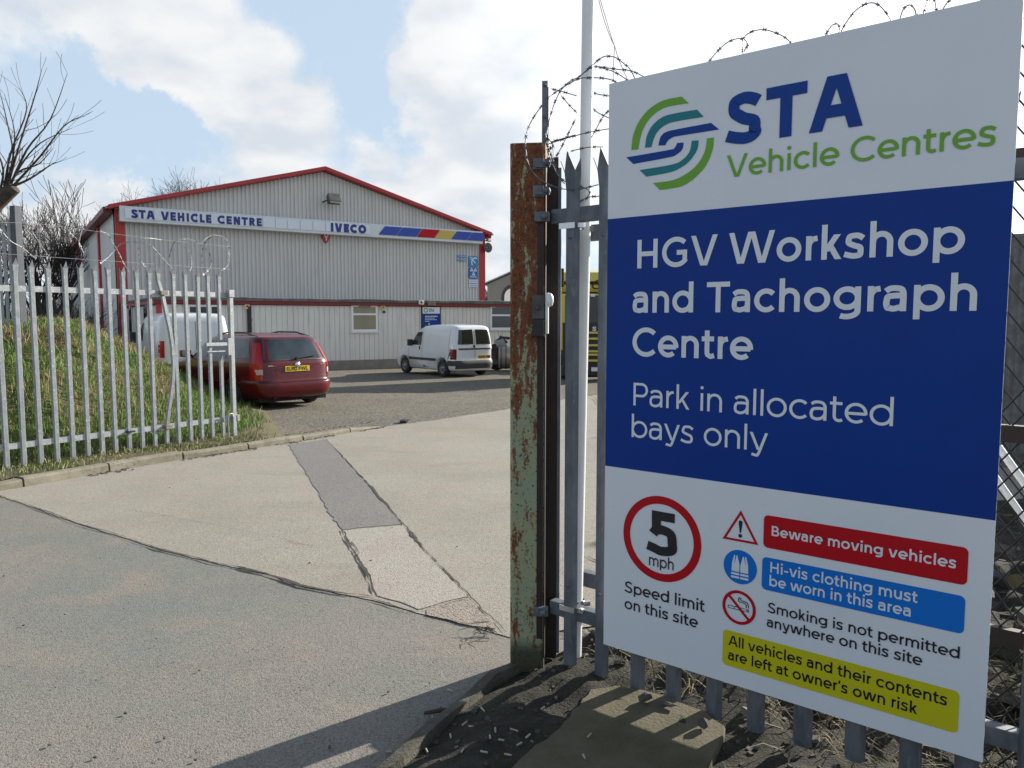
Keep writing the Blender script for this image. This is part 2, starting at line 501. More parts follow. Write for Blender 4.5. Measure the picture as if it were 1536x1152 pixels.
    if c == 'w':
        for a_, b_ in ((.012, .235), (.415, .235), (.415, .595), (.818, .595)):
            k = q if a_ == .012 else (-q if a_ == .818 else 0)
            k2 = .18 * w * (1 if b_ > a_ else -1)
            dg((a_ + k + (0 if k else (-.18 * w if b_ < a_ else .18 * w)), XH), (b_ - k2, 0))
        return .83, S
    # capitals
    if c == 'T': ln((.02, CAPH - h), (.575, CAPH - h)); ln((.2975, 0), (.2975, CAPH)); return .595, S
    if c == 'H': ln((.085 + h, 0), (.085 + h, CAPH)); ln((.645 - h, 0), (.645 - h, CAPH)); ln((.085, CAPH / 2), (.645, CAPH / 2)); return .73, S
    if c == 'V': dg((.012 + q, CAPH), (.345 - .22 * w, 0)); dg((.678 - q, CAPH), (.345 + .22 * w, 0)); return .69, S
    if c == 'A':
        dg((.355 - .22 * w, CAPH), (.015 + q, 0)); dg((.355 + .22 * w, CAPH), (.695 - q, 0)); ln((.16, .165 + h), (.55, .165 + h)); return .71, S
    if c == 'W':
        for a_, b_ in ((.015, .30), (.545, .30), (.545, .79), (1.075, .79)):
            k = q if a_ == .015 else (-q if a_ == 1.075 else 0)
            k2 = .18 * w * (1 if b_ > a_ else -1)
            dg((a_ + k + (0 if k else (-.18 * w if b_ < a_ else .18 * w)), CAPH), (b_ - k2, 0))
        return 1.09, S
    rC = .375
    if c == 'C': st(arc(.04 + rC, CAPH / 2, rC - h, CAPH / 2 + .01 - h, 44, 316, 36)); return .715, S
    if c == 'G':
        st(arc(.04 + rC, CAPH / 2, rC - h, CAPH / 2 + .01 - h, 46, 326, 36)); ln((.70 - h, .08 + h * .5), (.70 - h, .345 + h)); ln((.43, .345), (.70 - h, .345)); return .785, S
    if c == 'P' or c == 'B':
        ln((.085 + h, 0), (.085 + h, CAPH))
        ym = .27 if c == 'P' else .365
        r = (CAPH - ym - w * (1 if c == 'P' else .5)) / 2 if c == 'P' else (CAPH - ym - h) / 2
        yc = CAPH - h - r
        x = .37 if c == 'P' else .37
        st([(.085 + h, CAPH - h), (x, CAPH - h)] + arc(x, yc, .575 - h - x if c == 'P' else .545 - h - x, r, 90, -90, 16) + [(.085 + h, yc - r)])
        if c == 'B':
            r2 = (yc - r - h) / 2
            st([(.085 + h, yc - r), (.385, yc - r)] + arc(.385, h + r2, .60 - h - .385, r2, 90, -90, 16) + [(.085 + h, h)])
        return (.60 if c == 'P' else .635), S
    if c == 'S':
        st(spl([(.51, .60 - h * .4), (.43, CAPH - h - .02), (.31, CAPH + .01 - h), (.19, CAPH - h - .02), (.075 + h, .56), (.075 + h + .01, .46), (.16 + h, .395), (.31, .352), (.45, .295), (.545 - h, .19), (.50 - h * .3, h + .055), (.41, h + .005), (.31, h - .01), (.17, h + .018), (.035 + h * .3, .10 + h * .45)], 5)); return .60, S
    if c == '5':
        ln((.13 - h * .3, CAPH - h), (.485, CAPH - h)); ln((.145 + h * .5, CAPH - h * .5), (.112 + h, .335))
        st(spl([(.088 + h * .6, .33), (.15 + h * .4, .395), (.28, .43 - h * .15), (.42, .37), (.525 - h, .225), (.44, h + .035), (.28, h - .01), (.16, h + .018), (.025 + h * .2, .10 + h * .3)], 6)); return .56, S
    if c == 'I': ln((.085 + h, 0), (.085 + h, CAPH)); return .17 + w, S
    if c == 'L': ln((.085 + h, 0), (.085 + h, CAPH)); ln((.085, h), (.50, h)); return .52, S
    if c == 'E':
        ln((.085 + h, 0), (.085 + h, CAPH))
        for y_, x_ in ((h, .55), (CAPH / 2, .52), (CAPH - h, .55)): ln((.085, y_), (x_, y_))
        return .59, S
    if c == 'N': ln((.085 + h, 0), (.085 + h, CAPH)); ln((.655 - h, 0), (.655 - h, CAPH)); dg((.085 + q, CAPH), (.655 - q, 0)); return .74, S
    if c == 'O': st(arc(.04 + .36, CAPH / 2, .36 - h, CAPH / 2 + .01 - h, 0, 360, 40)[:-1], True); return .80, S
    if c == 'R':
        ln((.085 + h, 0), (.085 + h, CAPH)); r = (CAPH - .27 - w) / 2; yc = CAPH - h - r
        st([(.085 + h, CAPH - h), (.37, CAPH - h)] + arc(.37, yc, .575 - h - .37, r, 90, -90, 16) + [(.085 + h, yc - r)]); dg((.36, .29), (.62 - q, 0)); return .64, S
    if c == '-': ln((.05, .255), (.31, .255)); return .36, S
    if c == "'": ln((.12, CAPH), (.085, CAPH - .20)); return .20, S
    return .3, S


def ribbon(pts, closed, hc, w):
    """flat outline strip of width w along pts -> verts, quads"""
    P = []
    for p in pts:
        q_ = V((p[0], p[1]))
        if not P or (q_ - P[-1]).length > 1e-4:
            P.append(q_)
    n = len(P)
    Lft, Rgt = [], []
    h = w / 2
    for i in range(n):
        if closed:
            a, b = P[i - 1], P[(i + 1) % n]
            d1, d2 = (P[i] - a).normalized(), (b - P[i]).normalized()
        else:
            d1 = (P[i] - P[i - 1]).normalized() if i else (P[1] - P[0]).normalized()
            d2 = (P[i + 1] - P[i]).normalized() if i < n - 1 else d1
            if not i: d1 = d2
        n1, n2 = V((-d1.y, d1.x)), V((-d2.y, d2.x))
        m = n1 + n2
        if m.length < 1e-6: m = n1
        m.normalize()
        k = h / max(m.dot(n1), .45)
        l, r = P[i] + m * k, P[i] - m * k
        if not closed and (hc is True or (hc == 'first' and i == 0)) and i in (0, n - 1) and abs(d1.y) > .2:
            l = P[i] + n1 * h; l = l + d1 * ((P[i].y - l.y) / d1.y)
            r = P[i] - n1 * h; r = r + d1 * ((P[i].y - r.y) / d1.y)
        Lft.append(l); Rgt.append(r)
    m = n if closed else n - 1
    return Lft + Rgt, [(i, n + i, n + (i + 1) % n, (i + 1) % n) for i in range(m)]


def text_width(txt, w, track=0.0):
    return sum(glyph(c, w)[0] + track for c in txt) - track


def text_mesh(mb, txt, org, ux, uy, nrm, width, height, weight, lift=.0015, mi=0, track=0.0):
    """letters in a plane: org = left end of base line, ux / uy unit vectors, width of the line, cap height"""
    tw = text_width(txt, weight, track)
    first, last = txt[0], txt[-1]
    sx, sy = width / (tw - .08), height / CAPH
    x = -.04
    k = 0
    for c in txt:
        adv, S = glyph(c, weight)
        for pts, cl, hc in S:
            k += 1
            off = lift + (k % 7) * .00008
            if cl == 'dot':
                vs = [V(p) for p in pts]
                cx = sum((p.x for p in vs)) / len(vs); cy = sum((p.y for p in vs)) / len(vs)
                vs = [V((cx + (p.x - cx) * 2.15, cy + (p.y - cy) * 2.15)) for p in vs]
                fs = [list(range(len(vs)))]
            else:
                vs, fs = ribbon(pts, cl, hc, weight)
            mb.add([org + ux * ((x + p.x) * sx) + uy * (p.y * sy) + nrm * off for p in vs], fs, mi)
        x += adv + track
    return mb


def font_text(txt, org, ux, uy, nrm, width, height, mat_, name, parent, bold=0.0, lift=.002, shear=0.0, extrude=0.0):
    """lettering from Blender's built-in letter shapes, turned into a mesh"""
    c = bpy.data.curves.new('tmp', 'FONT')
    c.body, c.size, c.offset, c.shear, c.extrude, c.resolution_u = txt, 1.0, bold, shear, extrude, 3
    o = bpy.data.objects.new('tmp', c)
    COL.objects.link(o)
    me = bpy.data.meshes.new_from_object(o.evaluated_get(bpy.context.evaluated_depsgraph_get()))
    bpy.data.objects.remove(o)
    bpy.data.curves.remove(c)
    xs = [v.co.x for v in me.vertices]; ys = [v.co.y for v in me.vertices]
    x0, x1 = min(xs), max(xs)
    hgt = .70 if any(ch.isupper() or ch.isdigit() for ch in txt) else max(ys)
    sx, sy = width / (x1 - x0), height / hgt
    M = world_of(parent).inverted() if parent else Matrix()
    for v in me.vertices:
        v.co = M @ (org + ux * ((v.co.x - x0) * sx) + uy * (v.co.y * sy) + nrm * (lift + v.co.z))
    me.materials.append(mat_)
    ob = bpy.data.objects.new(name, me)
    COL.objects.link(ob)
    ob.parent = parent
    return ob
# ------------------------------------------------------------------ ground
def sheet(name, pts, mats, dz, kind='structure', res=None):
    """thin ground sheet over a plan polygon, lying dz above the yard surface"""
    b = bmesh.new()
    vs = [b.verts.new((p[0], p[1], 0)) for p in pts]
    f = b.faces.new(vs)
    if f.normal.z < 0: f.normal_flip()
    for yy in (15.0, 45.0):
        bmesh.ops.bisect_plane(b, geom=b.verts[:] + b.edges[:] + b.faces[:], plane_co=(0, yy, 0), plane_no=(0, 1, 0))
    bmesh.ops.triangulate(b, faces=b.faces[:])
    for v in b.verts:
        v.co.z = gz(v.co.x, v.co.y) + dz
    b.normal_update()
    for f in b.faces:
        if f.normal.z < 0: f.normal_flip()
    me = bpy.data.meshes.new(name)
    b.to_mesh(me); b.free()
    me.materials.append(mats)
    o = bpy.data.objects.new(name, me)
    COL.objects.link(o)
    return tag(o, kind=kind)


def jag(pts, step=.12, amp=.012, seed=1, closed=False):
    """polyline broken up into an irregular edge"""
    r = random.Random(seed)
    out = []
    P = list(pts) + ([pts[0]] if closed else [])
    for a, b in zip(P, P[1:]):
        a, b = V((a[0], a[1])), V((b[0], b[1]))
        n = max(1, int((b - a).length / step))
        nn = V((-(b - a).y, (b - a).x)).normalized() if (b - a).length else V((0, 0))
        for i in range(n):
            out.append(a.lerp(b, i / n) + nn * (r.uniform(-amp, amp) if i else 0))
    if not closed:
        out.append(V((P[-1][0], P[-1][1])))
    return out


def hash2(i, j):
    x = sin(i * 127.1 + j * 311.7) * 43758.5453
    return x - math.floor(x)


def vnoise(x, y):
    i, j = math.floor(x), math.floor(y)
    fx, fy = x - i, y - j
    fx, fy = fx * fx * (3 - 2 * fx), fy * fy * (3 - 2 * fy)
    return (hash2(i, j) * (1 - fx) + hash2(i + 1, j) * fx) * (1 - fy) + (hash2(i, j + 1) * (1 - fx) + hash2(i + 1, j + 1) * fx) * fy


g2 = lambda px, py: G(px, py).to_2d()
far = [(-900, -60), (900, -60), (900, 15), (900, 45), (900, 1500), (-900, 1500), (-900, 45), (-900, 15)]
sheet('ground', far, M_YARD, 0.0)
# edge between the road and the concrete apron, from the kerb to the gate post
EDGE = [g2(*p) for p in ((-60, 742), (0, 745), (50, 762), (115, 786), (200, 812), (240, 826), (330, 848), (400, 862), (450, 880), (520, 894), (560, 902), (625, 921), (700, 938), (765, 958))]
EDGEJ = jag(EDGE, .06, .006, 3)
pe = EDGEJ[-1]
road = [V((-40, -8))] + [V((-40, 10.5))] + [V((-12, 8.3))] + EDGEJ + [pe + V((.6, -.1)), V((1.9, 2.6)), V((14, -7)), V((14, -8))]
sheet('road', road, M_ASPHALT, .004)
KERB = [g2(*p) for p in ((-330, 778), (-60, 744), (0, 738), (133, 714), (250, 694), (354, 678), (440, 664), (512, 652), (575, 641))]
YE = [g2(575, 641)] + [GY(*p).to_2d() for p in ((660, 630), (763, 614), (830, 602), (960, 584))]
apron = [p for p in EDGEJ] + [pe + V((1.2, .4)), V((6, 8))] + jag(YE[::-1], .15, .03, 5) + [p for p in KERB[2:-1][::-1]] + [g2(-60, 740)]
sheet('concrete_apron', apron, M_CONC, .008)
patch = [g2(*p) for p in ((432, 668), (490, 660), (520, 692), (548, 722), (605, 788))] + jag([g2(605, 788), g2(514, 796)], .06, .012, 8)[1:] + jag([g2(*p) for p in ((512, 796), (494, 772), (474, 735), (452, 700), (432, 668))], .08, .015, 9)[1:-1]
sheet('tarmac_patch', patch, M_PATCH, .012)
strip = [g2(*p) for p in ((516, 798), (604, 790), (655, 846), (703, 897))] + jag([g2(703, 897), g2(628, 917), g2(566, 896)], .08, .02, 4)[1:] + jag([g2(*p) for p in ((566, 892), (548, 855), (530, 826), (516, 798))], .07, .014, 6)[1:-1]
sheet('pale_concrete_strip', strip, M_CONC2, .012)
wedge = jag([g2(*p) for p in ((640, 917), (703, 899), (735, 930), (745, 946), (690, 938), (640, 925))], .07, .012, 11, True)
sheet('reddish_concrete_patch', wedge, aggregate('reddish concrete', (.26, .225, .19), (.29, .24, .205), (.25, .20, .17), (.11, .10, .09), (.40, .36, .33)), .012)


def crack(pts, w0, w1, seed, dz=.016):
    r = random.Random(seed)
    B = [g2(*p) for p in pts]
    P, q = [], 0.0
    for a, b in zip(B, B[1:]):
        k = max(2, int((b - a).length / .03)); nn = V((-(b - a).y, (b - a).x)).normalized()
        for i in range(k):
            q += .03
            e = ((vnoise(q * 2.3, seed) - .5) * .012 + (vnoise(q * 7, seed + 9) - .5) * .014 + (vnoise(q * 22, seed + 5) - .5) * .012)
            P.append(a.lerp(b, i / k) + nn * e)
    P.append(B[-1])
    mb = MB()
    n = len(P)
    vs = []
    for i, p in enumerate(P):
        d = (P[min(i + 1, n - 1)] - P[max(i - 1, 0)]).normalized()
        nn = V((-d.y, d.x))
        ww = (w0 + (w1 - w0) * i / n) * (.08 + 1.25 * vnoise(i * .16, seed + 3) ** 1.5 + .3 * vnoise(i * .7, seed)) * .42
        if i in (0, n - 1): ww = .001
        vs += [(p.x + nn.x * ww, p.y + nn.y * ww, dz), (p.x - nn.x * ww, p.y - nn.y * ww, dz)]
    mb.add(vs, [(2 * i, 2 * i + 1, 2 * i + 3, 2 * i + 2) for i in range(n - 1)])
    tag(mb.build('road_crack', M_CRACK), kind='structure')


E_ = [(0, 745), (50, 762), (115, 786), (200, 812)]
crack(E_, .012, .02, 21)
crack([(200, 812), (240, 826), (330, 848), (370, 855)], .02, .035, 22)
crack([(350, 851), (400, 863), (450, 880), (520, 894), (560, 897)], .045, .035, 23)
crack([(540, 898), (580, 908), (625, 921)], .012, .016, 24)
crack([(490, 660), (520, 692), (548, 722)], .01, .02, 25)
crack([(548, 722), (605, 788), (655, 846)], .03, .035, 26)
crack([(655, 846), (705, 898), (760, 952)], .018, .012, 27)
crack([(512, 797), (530, 826), (548, 855), (563, 893)], .03, .03, 28)
crack([(526, 815), (540, 832), (533, 838)], .012, .01, 29)
crack([(190, 765), (290, 783), (400, 805), (470, 822)], .006, .008, 30, .0125)
crack([(628, 917), (665, 910), (703, 899)], .014, .02, 31)
crack([(735, 935), (700, 939), (640, 926)], .01, .01, 32)
crack([(880, 592), (893, 598), (900, 612)], .03, .02, 33)
for k, (x, y) in enumerate(((870, 840), (884, 660), (880, 712))):
    crack([(x, y), (x + 12, y - 3), (x + 30, y + 6)], .012, .014, 40 + k)

# kerb stones
kb = MB()
L = [0.0]
for a, b in zip(KERB, KERB[1:]): L.append(L[-1] + (b - a).length)
def kerb_at(s):
    for i in range(len(L) - 1):
        if s <= L[i + 1] or i == len(L) - 2:
            t = (s - L[i]) / (L[i + 1] - L[i]); d = (KERB[i + 1] - KERB[i]).normalized()
            return KERB[i].lerp(KERB[i + 1], t), d
s0 = 0.0
rk = random.Random(4)
while s0 < L[-1] - .05:
    s1 = min(s0 + .93, L[-1])
    hh = .095 + rk.uniform(-.012, .012)
    if s1 > L[-1] - 1.0: hh = .07
    ring = []
    m = 4
    for i in range(m + 1):
        p, d = kerb_at(s0 + .012 + (s1 - s0 - .024) * i / m)
        nn = V((-d.y, d.x))
        o = rk.uniform(-.006, .006)
        hx = hh * (1 - (.9 if (s1 >= L[-1] - .01) else 0) * i / m) + rk.uniform(-.004, .004)
        q = [(p + nn * o, -.02), (p + nn * (o + .006), hx - .022), (p + nn * (o + .024), hx), (p + nn * .13, hx), (p + nn * .13, -.02)]
        ring += [(c.x, c.y, z) for c, z in q]
    fs = [(5 * i + k, 5 * i + (k + 1) % 5, 5 * i + 5 + (k + 1) % 5, 5 * i + 5 + k) for i in range(m) for k in range(5)]
    kb.add(ring, fs + [(4, 3, 2, 1, 0), tuple(5 * m + k for k in range(5))])
    s0 = s1
tag(kb.build('kerb', M_KERB, bevel=0), kind='structure')

lt = MB()
rl = random.Random(8)
for k in range(900):
    s_ = rl.uniform(0, L[-1]); p, d = kerb_at(s_); nn = V((-d.y, d.x))
    o = -abs(rl.gauss(0, .05)) - .004 if rl.random() < .7 else .13 + abs(rl.gauss(0, .05))
    if vnoise(s_ * 2.2, 3) < .42 and o < 0: continue
    q = p + nn * o; z = .012 if o < 0 else .085
    a = rl.uniform(0, 6.3); sz = rl.uniform(.006, .022)
    M = Matrix.Rotation(a, 3, 'Z') @ Matrix.Rotation(rl.uniform(-.5, .5), 3, 'X')
    lt.box((q.x, q.y, z + .004), (sz * 1.6, sz, .004), mi=rl.choice((0, 0, 1, 2)), M=M)
for k in range(150):
    px, py = rl.uniform(0, 780), 640 + 512 * rl.random() ** .7
    q = G(px, py, .014); 
    if q.y > 13: continue
    sz = rl.choice((.0015, .002, .003, .003, .006)) * rl.uniform(.7, 1.3)
    lt.box((q.x, q.y, .012 + sz * .3), (sz * 2, sz * 1.3, sz), rl.uniform(0, 3), mi=rl.choice((0, 0, 2)))
LITTER = lt

# grass bank behind the gate
GA, GB = G(5, 707, .07).to_2d(), G(334, 657, .07).to_2d()
GD = (GB - GA).normalized()
GN = V((-GD.y, GD.x))
sm = lambda a, b, x: (lambda t: t * t * (3 - 2 * t))(max(0.0, min(1.0, (x - a) / (b - a))))


def kerb_dist(x, y):
    best = 9e9
    p = V((x, y))
    for a, b in zip(KERB, KERB[1:]):
        d = b - a
        t = max(0, min(1, (p - a).dot(d) / d.dot(d)))
        e = p - (a + d * t)
        s = e.length * (1 if d.x * e.y - d.y * e.x > 0 else -1)
        if abs(s) < abs(best): best = s
    return best


def bank(x, y):
    s = (V((x, y)) - GA).dot(GN)
    k = kerb_dist(x, y)
    xx = x * 13.0 / max(y, 6.0)
    h = min(1.52, max(0.0, .60 * (-4.75 - xx))) * sm(.25, 2.7, s)
    h *= 1 - sm(17.0, 21.0, y)
    xe = x + .4 * (y - 12)
    b = .082 * (1 - sm(-4.1, -3.5, xe)) * (1 - sm(18, 22, y))
    bump = (vnoise(x * 2.1, y * 2.1) - .5) * .22 + (vnoise(x * 5, y * 5) - .5) * .10
    return gz(x, y) - .05 + (b + .05) * (1 if x < -3.4 else 1) + h + bump * sm(.1, 1.0, s) * sm(.05, .6, h) - .05 * sm(-3.9, -3.3, xe) - .1 * sm(20, 22, y)


bm = MB()
nx, ny = 96, 112
X0, X1, Y0, Y1 = -15.0, -2.9, 6.2, 22.0
idx = {}
for j in range(ny + 1):
    for i in range(nx + 1):
        x, y = X0 + (X1 - X0) * i / nx, Y0 + (Y1 - Y0) * j / ny
        if kerb_dist(x, y) > .10:
            idx[i, j] = len(bm.v)
            bm.v.append((x, y, bank(x, y)))
for j in range(ny):
    for i in range(nx):
        q = [(i, j), (i + 1, j), (i + 1, j + 1), (i, j + 1)]
        if all(c in idx for c in q):
            bm.f.append([idx[c] for c in q]); bm.mi.append(0); bm.sm.append(True)
bank_o = tag(bm.build('grass_bank', M_EARTH), kind='structure')

tag(LITTER.build('litter', [mat('dead leaf', (.10, .065, .035), (.06, .04, .022), 20, .9), mat('leaf pale', (.20, .15, .08), rough=.9), mat('grit', (.07, .066, .06), rough=.95)]), kind='stuff')
GR = [mat('grass green', (.11, .215, .03), (.15, .25, .05), 3, .8), mat('grass pale', (.22, .25, .08), (.27, .27, .10), 3, .8),
      mat('grass straw', (.37, .32, .19), (.28, .23, .12), 3, .85), mat('grass dark', (.03, .05, .012), rough=.85)]
gm = MB()
rg = random.Random(12)
cnt = 0
while cnt < 60000:
    x, y = rg.uniform(-11.5, -3.1), rg.uniform(7.2, 18.5)
    k = kerb_dist(x, y)
    if k < .12: continue
    d = sqrt(x * x + y * y)
    if rg.random() > min(1, (11.0 / d) ** 2): continue
    s = (V((x, y)) - GA).dot(GN)
    bare = vnoise(x * 1.3 + 7, y * 1.3)
    if s < .30 and rg.random() < .82 - .5 * (vnoise(x * 4, y * 4) > .6): continue
    xe = x + .4 * (y - 12) + (vnoise(x * 3, y * 3) - .5) * .5
    if xe > -3.95 or (xe > -4.3 and rg.random() < .6): continue
    if abs(x / y) > .80: continue
    cnt += 1
    z = bank(x, y)
    t = vnoise(x * .9 + 3, y * .9 + 9) * .6 + vnoise(x * 2.6, y * 2.6 + 4) * .4
    t += .10 * sm(-7.5, -5.0, x * 13 / y) - .05; mi = 0 if t < .62 else (1 if t < .66 else 2)
    if rg.random() < .25: mi = rg.choice((0, 0, 1, 2, 3))
    if s < .35: mi = rg.choice((0, 3, 1, 2))
    hgt = rg.uniform(.05, .13) * (1.5 if mi == 2 else 1) * (.55 if s < .3 else 1)
    a = rg.uniform(0, 2 * pi)
    wx = rg.uniform(.0025, .006)
    ln_ = rg.uniform(.1, .9) * hgt * (1.5 if mi == 2 else 1)
    la = rg.uniform(0, 2 * pi) if rg.random() < .5 else rg.gauss(-.6, .6)
    p = V((x, y, z - .01)); sd = V((cos(a), sin(a), 0)) * wx
    m_ = p + V((cos(la) * ln_ * .35, sin(la) * ln_ * .35, hgt * .65)); tp = p + V((cos(la) * ln_, sin(la) * ln_, hgt))
    gm.add([p - sd, p + sd, m_ + sd * .7, m_ - sd * .7, tp], [(0, 1, 2, 3), (3, 2, 4)], mi)
tag(gm.build('grass', GR), kind='stuff')

# ------------------------------------------------------------------ verge under the sign
VZ = .10
SD = V((-sin(radians(50.87)), cos(radians(50.87)), 0))      # along the fence, away from the camera
SN = V((-SD.y, SD.x, 0)).normalized()
if SN.y > 0: SN = -SN                                        # out of the fence towards the road
F0 = G(898, 1018, VZ)                                        # foot of a pale
EDG = [g2(*p) for p in ((470, 1260), (560, 1172), (588, 1152), (640, 1106), (700, 1052), (770, 1010), (800, 985))]
def verge_in(x, y):
    p = V((x, y))
    best, bs = 9e9, -1
    for a, b in zip(EDG, EDG[1:]):
        d = b - a
        t = max(0, min(1, (p - a).dot(d) / d.dot(d)))
        e = p - (a + d * t)
        if e.length < best: best, bs = e.length, (1 if d.x * e.y - d.y * e.x < 0 else -1)
    return best * bs
vm = MB()
idx = {}
E0 = EDG[0]; ED = (EDG[-1] - EDG[0]).normalized(); EN = V((ED.y, -ED.x))
n1_, n2_ = 150, 100
def verge_h(x, y):
    k = verge_in(x, y)
    b = (vnoise(x * 6, y * 6) - .5) * .05 + (vnoise(x * 17, y * 17) - .5) * .025
    back = (V((x, y)) - F0.to_2d()).dot(-SN.to_2d())
    return .02 + (VZ - .02) * sm(0, .35, k) + b * sm(0, .2, k) * (1 + 1.6 * sm(.05, .4, back)) + .25 * sm(1.2, 3.5, back)
for j in range(n2_ + 1):
    for i in range(n1_ + 1):
        x, y = -1.1 + 6.0 * i / n1_, 1.2 + 4.6 * j / n2_
        back = (V((x, y)) - F0.to_2d()).dot(-SN.to_2d())
        along = (V((x, y)) - F0.to_2d()).dot(SD.to_2d())
        if verge_in(x, y) > .0 and along < .62 - .25 * (back > .25) - .55 * (back > .6):
            idx[i, j] = len(vm.v); vm.v.append((x, y, verge_h(x, y)))
for j in range(n2_):
    for i in range(n1_):
        q = [(i, j), (i + 1, j), (i + 1, j + 1), (i, j + 1)]
        if all(c in idx for c in q):
            vm.f.append([idx[c] for c in q]); vm.mi.append(0); vm.sm.append(True)
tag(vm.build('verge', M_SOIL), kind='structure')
# concrete edging along the verge
em = MB()
pe_ = jag(EDG, .16, .014, 17)
vs = []
for i, p in enumerate(pe_):
    d = (pe_[min(i + 1, len(pe_) - 1)] - pe_[max(i - 1, 0)]).normalized(); nn = V((d.y, -d.x))
    hh = .055 + .014 * sin(i * 1.9) + .01 * sin(i * 4.7)
    w_ = .052 + .008 * sin(i * 2.3)
    for o, z in ((-.02, 0), (-.012, hh - .012), (.004, hh), (w_, hh + .004), (w_ + .012, 0)):
        vs.append((p.x + nn.x * o, p.y + nn.y * o, z))
em.add(vs, [(5 * i + k, 5 * i + (k + 1) % 5, 5 * i + 5 + (k + 1) % 5, 5 * i + 5 + k) for i in range(len(pe_) - 1) for k in range(5)], smooth=False)
tag(em.build('edging_kerb', M_EDGING), kind='structure')
# worn mossy slab partly under the fence
sp = jag([G(*p, .11).to_2d() for p in ((740, 1175), (768, 1152), (845, 1085), (885, 1036), (925, 1030), (1000, 1046), (1060, 1070), (1088, 1092), (1060, 1152), (1040, 1190))], .05, .012, 13, True)
mb = MB()
n = len(sp)
mb.add([(p.x, p.y, .02) for p in sp] + [(p.x, p.y, .108) for p in sp] + [((p.x - 0.55) * .985 + .55, (p.y - 2.75) * .985 + 2.75, .120) for p in sp],
       [(i, (i + 1) % n, n + (i + 1) % n, n + i) for i in range(n)] + [(n + i, n + (i + 1) % n, 2 * n + (i + 1) % n, 2 * n + i) for i in range(n)] + [list(range(2 * n, 3 * n))])
tag(mb.build('concrete_slab', M_MOSS), kind='structure')


def rock(name, p, size, m, label, cat, group=None, seed=0):
    r = random.Random(seed)
    b = bmesh.new()
    bmesh.ops.create_icosphere(b, subdivisions=1, radius=1)
    for v in b.verts:
        k = .75 + .5 * hash2(round(v.co.x * 2.2 + seed), round(v.co.y * 2.2 + v.co.z * 3.1 + seed * 3))
        v.co = V((v.co.x * size[0] * k, v.co.y * size[1] * k, (v.co.z * k + .6) * size[2]))
    me = bpy.data.meshes.new(name)
    b.to_mesh(me); b.free()
    me.materials.append(m)
    o = bpy.data.objects.new(name, me)
    o.location = p; o.rotation_euler = (0, 0, r.uniform(0, 6))
    COL.objects.link(o)
    return tag(o, label, cat, group)


M_STONE = mat('dark stone', (.085, .08, .07), (.05, .048, .042), 20, .95, bump=.7, bscale=60)
rock('stone', G(968, 1050, .13), (.040, .026, .020), M_STONE, 'dark broken stone on the concrete slab just in front of the second short pale', 'stone', 'broken stones below the big sign', 1)
rock('stone', G(1000, 1058, .13), (.042, .02, .010), M_STONE, 'flat dark flake of stone lying beside the broken stone on the slab', 'stone', 'broken stones below the big sign', 2)
rock('stone', G(1055, 1090, .13), (.026, .022, .024), M_STONE, 'upright black lump of stone at the edge of the slab by the dead grass', 'stone', 'broken stones below the big sign', 3)
rock('stone', GY(607, 634), (.14, .08, .045), M_BLACK, 'small black lump lying on the yard gravel beyond the end of the kerb', 'stone', None, 4)

# rubble and dead grass of the verge
rm = MB()
r = random.Random(31)
for k in range(2600):
    x, y = r.uniform(-.9, 4.2), r.uniform(1.3, 5.2)
    back = (V((x, y)) - F0.to_2d()).dot(-SN.to_2d()); along = (V((x, y)) - F0.to_2d()).dot(SD.to_2d())
    if verge_in(x, y) < .07 or along > .55 or (x < .3 and y < 2.9 and r.random() < .8): continue
    if back > .6 and r.random() < .4: continue
    s = r.uniform(.003, .012) * (1.8 if back > .1 and r.random() < .3 else 1)
    z = verge_h(x, y)
    a = r.uniform(0, 6.3)
    M = Matrix.Rotation(a, 3, 'Z') @ Matrix.Rotation(r.uniform(-.6, .6), 3, 'X')
    rm.box((x, y, z + s * .3), (s * 2, s * r.uniform(1, 1.8), s * r.uniform(.7, 1.4)), mi=r.choice((0, 0, 1, 1, 2)), M=M)
tag(rm.build('rubble', [mat('rubble brown', (.075, .06, .045), (.05, .04, .03), 20, .95), mat('rubble grey', (.075, .072, .066), rough=.95), mat('rubble pale', (.15, .14, .115), rough=.9)]), kind='stuff')
dg_ = MB()
for k in range(2800):
    u, b_ = r.uniform(-2.6, .2), r.uniform(-.18, 1.5)
    if u > -.85 and b_ < .12: continue
    if b_ < -.0 and r.random() < .4: continue
    c = F0.to_2d() + SD.to_2d() * u - SN.to_2d() * b_
    if verge_in(c.x, c.y) < .1: continue
    p = V((c.x, c.y, verge_h(c.x, c.y)))
    a, el, ln_ = r.uniform(0, 6.3), r.uniform(-.05, .55) ** 1, r.uniform(.05, .22)
    d = V((cos(a) * cos(el), sin(a) * cos(el), sin(el)))
    sd = d.cross(V((0, 0, 1))).normalized() * r.uniform(.0012, .003)
    m_ = p + d * ln_ * .5 + V((0, 0, .02)); e = p + d * ln_ + V((r.uniform(-.03, .03), r.uniform(-.03, .03), -.01))
    dg_.add([p - sd, p + sd, m_ + sd, m_ - sd, e], [(0, 1, 2, 3), (3, 2, 4)], r.choice((0, 0, 1, 1, 2)))
tag(dg_.build('dead_grass', [mat('dead straw', (.26, .215, .12), (.18, .14, .075), 5, .9), mat('dead stalk', (.10, .075, .045), rough=.95), mat('verge grass', (.05, .065, .02), rough=.9)]), kind='stuff')

